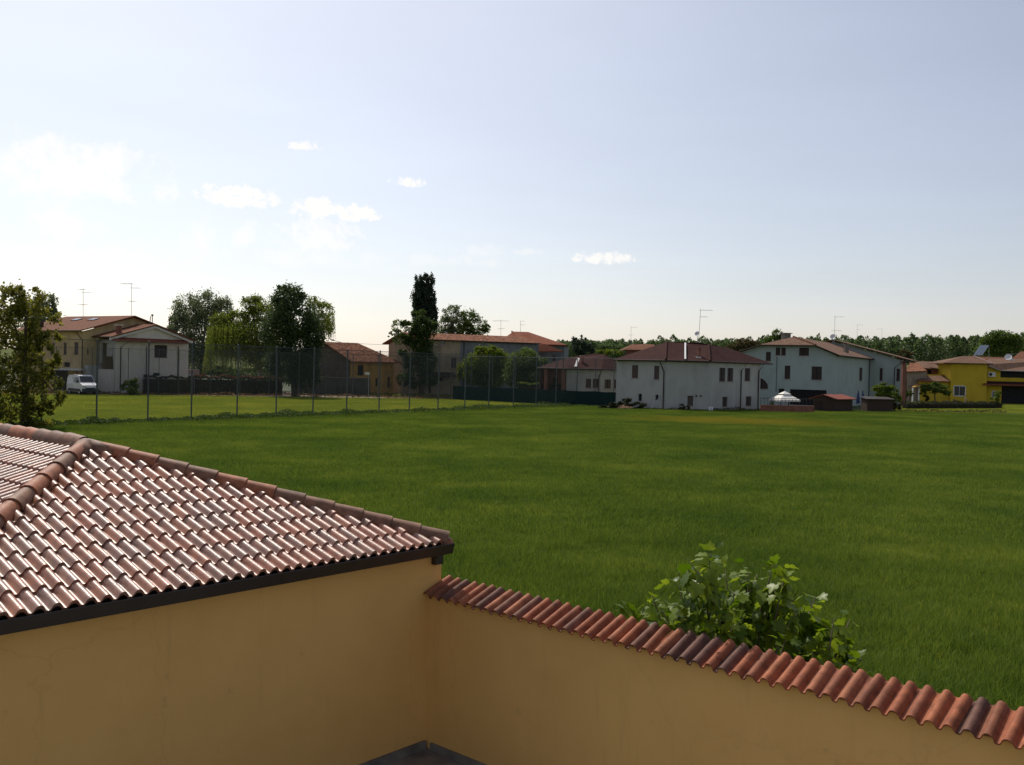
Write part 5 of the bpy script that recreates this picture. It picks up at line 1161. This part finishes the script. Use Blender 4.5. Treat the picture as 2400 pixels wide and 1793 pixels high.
roofpart(h, [[PD(2286, 863, D6-.6), PD(2560, 868, D6-.6), PD(2560, 842, D6+6), PD(2294, 836, D6+6)]], 'roofBn')
h = thing('far_brown_house', 'distant brown roof rising at the edge of the wood', 'house', xyz(PD(2400, 900, 250), 0)); q8 = xyz(PD(2378, 900, 250), 0); zt = hit(q8, 2, 2400, 842)[1]; wall(h, q8, 2, RC(24, zt), M['pinkstone']); roofpart(h, [[PD(2368, 843, 249), PD(2560, 846, 249), PD(2540, 822, 256), PD(2392, 824, 256)]], 'roofBn')
antenna('long thin boom antenna beside the white dishes', 2372, 850, 827, D5+6.5, [(829, 14, 16, .9)])

# ================================================================== NET FENCES
M['net'] = netmat('wire_net', (.05, .06, .06), .11, .011)
def fence(name, label, feet, H, r, net=True, low=None, screen=None, mtl='postM'):
    b = feet[len(feet)//2]; o = thing(name, label, 'fence', b, None); me = None
    mb = MB(); mb.tube([(0, 0, -.2), (0, 0, H)], r, 8); mb.lathe((0, 0, 0), [(r*1.2, H), (r*.9, H+.03), (.001, H+.045)], 8); pm = mb.mesh('post'); pm.materials.append(M[mtl])
    for p_ in feet:
        q_ = link('post', pm, o); q_.location = Vector((p_.x, p_.y, 0))-world_of(o); q_.rotation_euler = (random.gauss(0, .006), random.gauss(0, .006), 0)
    mb = MB(); mb.tube([xyz(p_, H-.06) for p_ in feet], .022, 5); part('top_cable', mb, M[mtl], o)
    if net:
        V = []; Fc = []; uvs = []; s = 0
        for k_, p_ in enumerate(feet):
            if k_: s += (p_-feet[k_-1]).length
            V += [(p_.x, p_.y, .1), (p_.x, p_.y, H-.06)]; uvs.append(s)
        me = bpy.data.meshes.new('net'); w_ = world_of(o)
        me.from_pydata([(x-w_.x, y-w_.y, z) for x, y, z in V], [], [(2*k_, 2*k_+2, 2*k_+3, 2*k_+1) for k_ in range(len(feet)-1)])
        ul = me.uv_layers.new(name='UVMap')
        for pl in me.polygons:
            for li in pl.loop_indices:
                vi = me.loops[li].vertex_index; ul.data[li].uv = (uvs[vi//2], V[vi][2])
        me.materials.append(M['net']); link('net', me, o)
    return o
ln = [-90, 97, 226, 346, 448, 555, 647, 733, 812, 888, 959, 1026, 1089, 1145, 1203, 1256, 1302, 1351]
f1 = fence('net_fence', 'near row of tall net fence posts along the field edge', [P(x, interp(NEAR, x)) for x in ln], 5.92, .06)
lf = [130, 215, 300, 372, 418, 492, 562, 630, 700, 762, 826, 884, 945, 1000, 1056]
f2 = fence('net_fence', 'far row of thin net posts along the road verge', [P(x, interp(FAR, x)) for x in lf], 6.0, .045)
sc = [(1062, 936.5), (1103, 938.5), (1153, 941), (1207, 943.5), (1264, 946.5), (1318, 949.5), (1394, 953), (1437, 955), (1480, 957), (1519, 959), (1561, 961)]
feet = [P(*p_) for p_ in sc]; f3 = fence('screened_fence', 'tall net fence with dark green shade cloth beside the white house', feet, 6.1, .05)
for k_ in range(len(feet)-1):
    a_, b2 = feet[k_], feet[k_+1]; d_ = (b2-a_); n2 = Vector((-d_.y, d_.x, 0)).normalized()*.06; n2 = -n2 if n2.y > 0 else n2; mb = MB(); H_ = 1.9
    seg = 5; top = [a_.lerp(b2, j/seg)+n2+Zv*(H_-.05*math.sin(math.pi*j/seg)+random.uniform(-.02, .02)) for j in range(seg+1)]
    for j in range(seg): mb.poly([a_.lerp(b2, j/seg)+n2+Zv*.03, a_.lerp(b2, (j+1)/seg)+n2+Zv*.03, top[j+1], top[j]])
    part('shade_cloth', mb, M['screen'], f3)
mb = MB(); mb.tube([xyz(feet[-1], 2.75), P(1523, 962)], .04, 6); part('brace', mb, M['metal'], f3); mb = MB(); mb.tube([xyz(feet[-1], 2.75), xyz(P(1536, 960), 1.6)], .035, 6); part('brace', mb, M['metal'], f3)
mb = MB(); a_ = P(1056, 936); mb.tube([xyz(a_, 2.9), P(1012, 931)], .04, 6); part('brace', mb, M['metal'], f2)
st_ = thing('leaning_stake', 'thin pale stake leaning in front of the red hedge', 'stake', P(600, 923)); mb = MB(); mb.tube([P(599, 923), PD(608, 868, P(600, 923).y)], .04, 6); part('shaft', mb, M['barkp'], st_)

# ================================================================== HEDGES, BUSHES, TREES
def hedge(name, label, a, b, H, wd_, m, leaf=.14, dens=170, top=None, cat='hedge'):
    o = thing(name, label, cat, (a+b)/2); Lh = (b-a).length; d = (b-a).normalized(); n = Vector((-d.y, d.x, 0)); A = Lh*(2*H+wd_)
    N_ = int(A*dens); f = rng.random(N_)*Lh; w = rng.random(N_); sd_ = np.where(w < .45, -1, np.where(w < .65, 1, 0)); hh = np.where(sd_ == 0, H, rng.random(N_)*H); off = np.where(sd_ == 0, (rng.random(N_)-.5)*wd_, sd_*wd_/2)
    bump = .10*np.sin(f*2.1)+.07*np.sin(f*5.3+1)
    pts = np.array(a)[None]+np.outer(f, np.array(d))+np.outer(off+rng.normal(0, .07, N_), np.array(n)); pts[:, 2] = np.clip(hh+rng.normal(0, .07, N_)+bump*hh/H, .05, None)
    leafpart('foliage', foliage_mesh('foliage', pts, leaf, m), o)
    if top is not None:
        N2 = int(Lh*wd_*dens*1.2); f = rng.random(N2)*Lh; pts = np.array(a)[None]+np.outer(f, np.array(d))+np.outer((rng.random(N2)-.5)*wd_*1.1, np.array(n)); pts[:, 2] = H+.06+np.abs(rng.normal(0, .1, N2))+.10*np.sin(f*2.1)+.07*np.sin(f*5.3+1)
        leafpart('fresh_tips', foliage_mesh('fresh_tips', pts, leaf, top), o)
    mb = MB(); c = (a+b)/2; mb.box((c.x, c.y, H*.45), (Lh-.2, wd_*.6, H*.85), math.degrees(math.atan2(d.y, d.x))); part('inner_twigs', mb, M['bark'], o); return o
hedge('dark_hedge', 'dark clipped hedge in front of the white gable', P(335, 923), P(455, 925), 2.3, 1.2, L['hedge'])
hedge('red_hedge', 'long hedge with red new tips under the willow', P(455, 924.5), P(662, 927), 2.35, 1.2, L['hedge'], top=L['red'])
hedge('lime_hedge', 'yellow green clipped hedge behind the shade cloth', P(1216, 942.5), P(1312, 947.5), 2.4, .9, L['hedge'], top=L['lime'])
hedge('garden_hedge', 'low dark hedge edging the yellow house garden', P(2118, 958), P(2345, 957), .9, .9, L['hedge'], leaf=.12)
def bush(name, label, px, pyb, blobs, m, leaf=.16, D=None, cat='bush', dens=70, trunk=.07, cl=.3, **kw):
    b = P(px, pyb) if D is None else xyz(PD(px, pyb, D), 0); return tree(name, label, cat, b, b.y, blobs, m, leaf, dens, trunk, cl=cl, limbs=False, **kw)
b = P(55, 1006)
tree('roadside_tree', 'olive green leafy tree at the left end of the net fence', 'tree', b, b.y, [(15, 715, 55, 55), (62, 702, 48, 40), (100, 765, 42, 55), (25, 815, 75, 60), (118, 855, 26, 45), (60, 880, 75, 55), (128, 920, 24, 42), (35, 950, 70, 45), (95, 972, 45, 32), (-60, 780, 80, 110), (-60, 920, 80, 80), (110, 800, 32, 30)], L['olive'], .24, 40, .2, cl=.27)
tree('poplar_tree', 'grey green poplar top behind the cream house chimneys', 'tree', xyz(PD(115, 900, 165), 0), 165, [(95, 715, 22, 30), (122, 712, 13, 26), (128, 740, 13, 32), (105, 760, 30, 35), (60, 735, 35, 45)], L['silver'], .36, 50, .25)
tree('silver_poplar', 'silvery round poplar behind the right gable of the cream house', 'tree', xyz(PD(465, 905, 165), 0), 165, [(442, 728, 38, 42), (487, 718, 40, 40), (522, 730, 26, 40), (428, 775, 36, 45), (475, 790, 55, 60), (520, 790, 35, 55), (405, 765, 14, 28), (455, 850, 50, 45)], L['silver'], .34, 55, .3, 'barkp')
tree('weeping_willow', 'weeping willow with long yellow green hanging branches', 'tree', P(612, 919), 148, [(592, 715, 34, 26), (625, 735, 45, 38), (560, 748, 34, 24), (515, 762, 26, 28), (545, 800, 50, 45), (590, 800, 60, 60), (630, 830, 55, 50)], L['willow'], .30, 55, .35, 'barkp', strands=[(500, 770, 14, 105, 55), (530, 765, 18, 100, 50), (575, 760, 26, 95, 60), (620, 780, 36, 90, 60), (488, 800, 6, 75, 24), (560, 830, 50, 55, 60)])
tree('dark_tree', 'tall dark broadleaf tree rising behind the willow', 'tree', P(690, 929), P(690, 929).y, [(676, 700, 42, 34), (665, 675, 14, 12), (695, 690, 24, 22), (690, 750, 62, 52), (655, 775, 48, 50), (705, 815, 55, 50), (670, 850, 60, 40), (735, 790, 28, 50), (722, 845, 32, 40), (708, 885, 38, 34), (738, 880, 18, 34)], L['dark'], .32, 60, .35)
tree('weeping_willow', 'smaller weeping willow beside the old barn gable', 'tree', xyz(PD(745, 905, 153), 0), 153, [(735, 708, 22, 20), (762, 728, 22, 22), (745, 755, 34, 34), (765, 765, 16, 22)], L['willow'], .26, 36, .25, strands=[(775, 735, 9, 60, 34), (760, 750, 20, 55, 40), (738, 760, 14, 55, 30), (781, 750, 3, 38, 12)])
bush('shade_leaf_mass', 'dark leaf mass added as the shade beneath the willow and dark tree', 640, 916, [(520, 872, 45, 18), (600, 880, 70, 20), (690, 880, 60, 22), (745, 870, 25, 35)], L['dark'], .28, trunk=0, dens=45)  # made-up dark leaves standing in for the shade under the trees
bush('variegated_shrub', 'pale shrub above the hedge beside the balcony', 520, 912, [(500, 872, 25, 8), (530, 866, 18, 9)], L['pale'], .2, trunk=0)
bush('round_bush', 'bright green bush beside the white gable wall', 313, 927, [(300, 905, 17, 16), (322, 900, 18, 16), (312, 915, 22, 12)], L['mid'], .2)
tree('column_poplar', 'dark columnar poplar towering over the farmhouse', 'tree', xyz(PD(995, 900, 172), 0), 172, [(984, 664, 14, 24), (995, 660, 13, 22), (1007, 665, 14, 24), (988, 700, 23, 38), (1003, 705, 21, 42), (981, 730, 19, 38), (998, 745, 28, 44), (1012, 735, 15, 40)], L['cypress'], .30, 95, .3, shell=.5, cl=.24)
tree('ivy_clad_tree', 'ivy covered ragged tree in front of the farmhouse', 'tree', P(987, 930), P(987, 930).y, [(983, 742, 20, 20), (990, 770, 30, 28), (948, 758, 20, 9), (1012, 768, 18, 26), (988, 808, 30, 32), (940, 797, 22, 16), (968, 790, 20, 18), (970, 845, 30, 28), (1002, 850, 26, 36), (946, 832, 16, 18), (945, 890, 18, 16), (972, 885, 30, 26), (1004, 892, 20, 20)], L['ivy'], .26, 60, .32, cl=.3)
tree('pale_tree', 'pale open crowned tree behind the farmhouse gable', 'tree', xyz(PD(935, 900, 165), 0), 165, [(932, 764, 18, 16), (918, 786, 14, 10), (945, 784, 20, 14), (955, 765, 14, 14)], L['pale'], .30, 34, .16, cl=.22)
tree('plane_tree', 'rounded tree left of the pair behind the farmhouse roof', 'tree', xyz(PD(1056, 900, 180), 0), 180, [(1058, 735, 26, 24), (1045, 762, 22, 24), (1072, 765, 26, 26), (1055, 785, 40, 20)], L['silver'], .34, 42, .25, cl=.25)
tree('plane_tree', 'broader tree right of the pair behind the farmhouse roof', 'tree', xyz(PD(1110, 900, 178), 0), 178, [(1100, 745, 25, 22), (1115, 765, 34, 24), (1090, 775, 25, 22), (1138, 768, 14, 12)], L['mid'], .34, 42, .25, cl=.25)
bush('feathery_bush', 'tall feathery lime green bush behind the shade cloth', 1135, 934, [(1135, 850, 42, 40), (1108, 868, 30, 40), (1155, 830, 28, 20), (1128, 822, 20, 14), (1082, 872, 14, 28), (1150, 885, 45, 32), (1175, 850, 24, 30)], L['lime'], .22, dens=75, cl=.28)
bush('spreading_bush', 'rounded mid green tree beside the feathery bush', 1238, 940, [(1235, 845, 40, 32), (1210, 870, 30, 45), (1262, 852, 24, 22), (1240, 880, 42, 38)], L['mid'], .24, dens=65, trunk=.12)
bush('cone_conifer', 'slim dark conifer by the porch of the white house', 1340, 947, [(1339, 900, 4, 14), (1339, 918, 7, 16), (1339, 935, 9, 14)], L['cypress'], .16, dens=140)
bush('dark_conifer', 'bushy dark conifer behind the low brown roof', 1362, 900, [(1362, 815, 26, 20), (1350, 802, 10, 14), (1366, 798, 9, 14), (1380, 820, 14, 14)], L['cypress'], .28, D=150, dens=80, trunk=.2)
bush('lime_shrub', 'yellow green shrub behind the low brown roof', 1415, 900, [(1415, 826, 22, 6), (1440, 826, 22, 8)], L['lime'], .26, D=160, trunk=.1)
bush('scrub', 'dark scrub on the earth heap by the shade cloth', 1470, 961, [(1440, 948, 22, 8), (1470, 944, 25, 11), (1490, 950, 22, 9), (1420, 953, 20, 6)], L['hedge'], .18, trunk=0)
eb = P(1455, 960); mb = MB(); o = thing('earth_heap', 'reddish heap of earth by the end of the net fence', 'earth heap', eb); n = 18
for i in range(9):
    for j in range(n): r_ = i/8; z_ = .5*math.cos(r_*math.pi/2)**1.3*(1+.3*math.sin(j*2.1+i)); mb.v.append((eb.x+2.6*r_*math.cos(2*math.pi*j/n), eb.y+1.2*r_*math.sin(2*math.pi*j/n), z_-.03))
for i in range(8):
    for j in range(n): mb.f.append((i*n+j, (i+1)*n+j, (i+1)*n+(j+1) % n, i*n+(j+1) % n))
part('soil', mb, M['mud'], o, smooth=True)
bush('wall_shrub', 'small dark shrub against the chamfered white wall', 1602, 964, [(1598, 953, 11, 8), (1610, 956, 9, 6)], L['brownish'], .15)
for px_, lb in ((1663, 'white plastic bollard beside the darker right wall of the white house'), (1668.5, 'second white plastic bollard, nearer the shuttered basement window')):
    b2 = P(px_, 966); o = thing('bollard', lb, 'bollard', b2, 'white bollards by the white house'); mb = MB(); mb.lathe(b2, [(.11, 0), (.10, .55), (.07, .62), (.001, .66)], 10); part('shaft', mb, M['trim'], o, smooth=True); mb = MB(); mb.lathe(b2, [(.16, 0), (.16, .05), (.1, .08)], 10); part('foot', mb, M['plastic'], o)
bush('yellow_shrub', 'small yellow shrub in front of the white gazebo', 1811, 961, [(1811, 938, 6, 4), (1811, 948, 4, 7)], L['lime'], .12)
bush('round_garden_tree', 'wide round green bush over the dark shed', 2075, 965, [(2062, 915, 20, 16), (2090, 918, 22, 16), (2075, 905, 16, 10), (2075, 930, 30, 12), (2100, 935, 14, 14)], L['lime'], .2, dens=70)
bush('garden_shrub', 'dark leafy shrub at the foot of the round bush', 2088, 966, [(2080, 950, 26, 10), (2100, 952, 12, 12)], L['brownish'], .16, trunk=0)
b = P(2190, 952); tree('umbrella_tree', 'small spreading tree in the yellow house garden', 'tree', b, b.y, [(2180, 910, 24, 13), (2205, 912, 22, 12), (2192, 903, 20, 9), (2220, 920, 11, 7), (2165, 918, 11, 9)], L['mid'], .2, 70, .1)
bush('ball_bush', 'dark round topiary bush beside the small spreading tree', 2169, 951, [(2169, 933, 9, 8)], L['brownish'], .13, dens=130)
bush('topiary_bush', 'pale clipped bush at the left edge of the yellow house garden', 2132, 946, [(2132, 922, 9, 7), (2120, 925, 10, 9)], L['mid'], .16, dens=80)
bush('wispy_shrub', 'wispy brownish shrub under the white framed window', 2232, 955, [(2228, 942, 14, 9), (2242, 945, 10, 7)], L['brownish'], .14, dens=30)
bush('lemon_bush', 'upright lime bush beside the yellow house porch', 2333, 957, [(2338, 925, 8, 10), (2330, 940, 12, 12)], L['lime'], .15, dens=60)
bush('small_palm_tree', 'brownish palm like tree behind the blue house end', 2122, 925, [(2120, 828, 17, 9), (2108, 835, 10, 10), (2133, 834, 11, 10), (2120, 842, 14, 9)], L['brownish'], .3, D=165, cat='tree', dens=55, trunk=.18)
gp_ = P(2263, 952); o = thing('garden_ornament', 'small pale garden statue before the yellow tower wall', 'statue', gp_); mb = MB(); mb.lathe(xyz(gp_, 0), [(.22, 0), (.22, .2), (.1, .25), (.16, .6), (.12, .9), (.17, 1.1), (.08, 1.25), (.1, 1.4), (.001, 1.5)], 10); part('figure', mb, M['sill'], o, smooth=True)
# weeds along the foot of the near fence and dry grass of the verge
def strip(name, label, tab, x0, x1, n, hmax, dy, m, leaf):
    xs = rng.uniform(x0, x1, n); P_ = []
    for x in xs:
        q = P(x, interp(tab, x)+rng.uniform(-dy, dy)*.5); hh = hmax*(.35+.65*abs(math.sin(x*.021)*math.sin(x*.0057+1)+.25*math.sin(x*.11)))
        P_.append((q.x, q.y, rng.random()**.8*hh))
    o = link(name, foliage_mesh(name, np.array(P_), leaf, m, upb=.1)); tag(o, label, 'weeds', kind='stuff')
strip('weeds', 'strip of taller weeds along the foot of the net fence', [(x, y+1) for x, y in NEAR], -100, 1400, 42000, .55, 8, L['weed'], .12)
strip('dry_weeds', 'dry brown weeds along the road verge', [(x, y-2) for x, y in FAR], -100, 1075, 6000, .5, 3.5, L['dry'], .2)
strip('tall_grass', 'tall unmown grass in front of the barn and farmhouse', [(820, 925), (1065, 930)], 830, 1065, 2600, .9, 7, L['willow'], .22)
strip('field_margin_weeds', 'brownish weeds at the field margin below the houses', [(1400, 957), (1561, 962), (1800, 964.5), (2120, 966), (2360, 968)], 1420, 2360, 5000, .45, 2.5, L['brownish'], .17)

# ================================================================== POPLAR WOOD beyond the levee
def wood():
    a, b = Vector((22, 700, 0)), Vector((255, 400, 0)); d = (b-a); Ln = d.length; d.normalize(); n = Vector((-d.y, d.x, 0)); n = n if n.y > 0 else -n
    pts = []
    for row in range(5):
        s = -30.0
        while s < Ln+60:
            q = a+d*(s+random.uniform(-2, 2))+n*(row*9+random.uniform(-1.5, 1.5)); H = random.gauss(23.6, 1.3)+row*.2; w = random.uniform(3.6, 5.4)
            k = 520 if row < 3 else 260
            z = 6+(H-6)*rng.random(k)**.75; rad = w*np.sqrt(np.clip(1-((z-6)/(H-6))**2.2, .02, 1))*(.55+.45*rng.random(k)); an = rng.uniform(0, 2*np.pi, k)
            pts.append(np.c_[q.x+rad*np.cos(an), q.y+rad*np.sin(an), z+rng.normal(0, .3, k)]); s += random.uniform(3.6, 5.2)
    pts = np.concatenate(pts); me = foliage_mesh('poplar_wood', pts, 1.15, L['poplar']); o = link('poplar_wood', me); tag(o, 'dense plantation of poplars on the skyline behind the levee', 'wood', kind='stuff')
wood()
tree('skyline_tree', 'taller rounded tree standing out of the poplar skyline', 'tree', xyz(PD(1818, 860, 300), 0), 300, [(1822, 785, 15, 14), (1805, 800, 18, 14), (1835, 800, 18, 16)], L['mid'], .6, 60, .4)
tree('skyline_tree', 'yellowish spreading tree before the poplar wood', 'tree', xyz(PD(1745, 860, 280), 0), 280, [(1745, 806, 26, 14), (1770, 812, 24, 14), (1720, 815, 20, 10)], L['brownish'], .6, 60, .4)
tree('skyline_tree', 'broad dark tree rising over the right end of the wood', 'tree', xyz(PD(2345, 870, 330), 0), 330, [(2345, 790, 36, 18), (2325, 800, 28, 18), (2375, 798, 26, 16), (2345, 818, 60, 20)], L['mid'], .65, 60, .4)
tree('skyline_tree', 'low tree row over the levee beside the red lean-to roof', 'tree', xyz(PD(1390, 860, 330), 0), 330, [(1385, 806, 20, 10), (1330, 815, 25, 12), (1430, 815, 35, 10)], L['poplar'], .6, 60, .3)
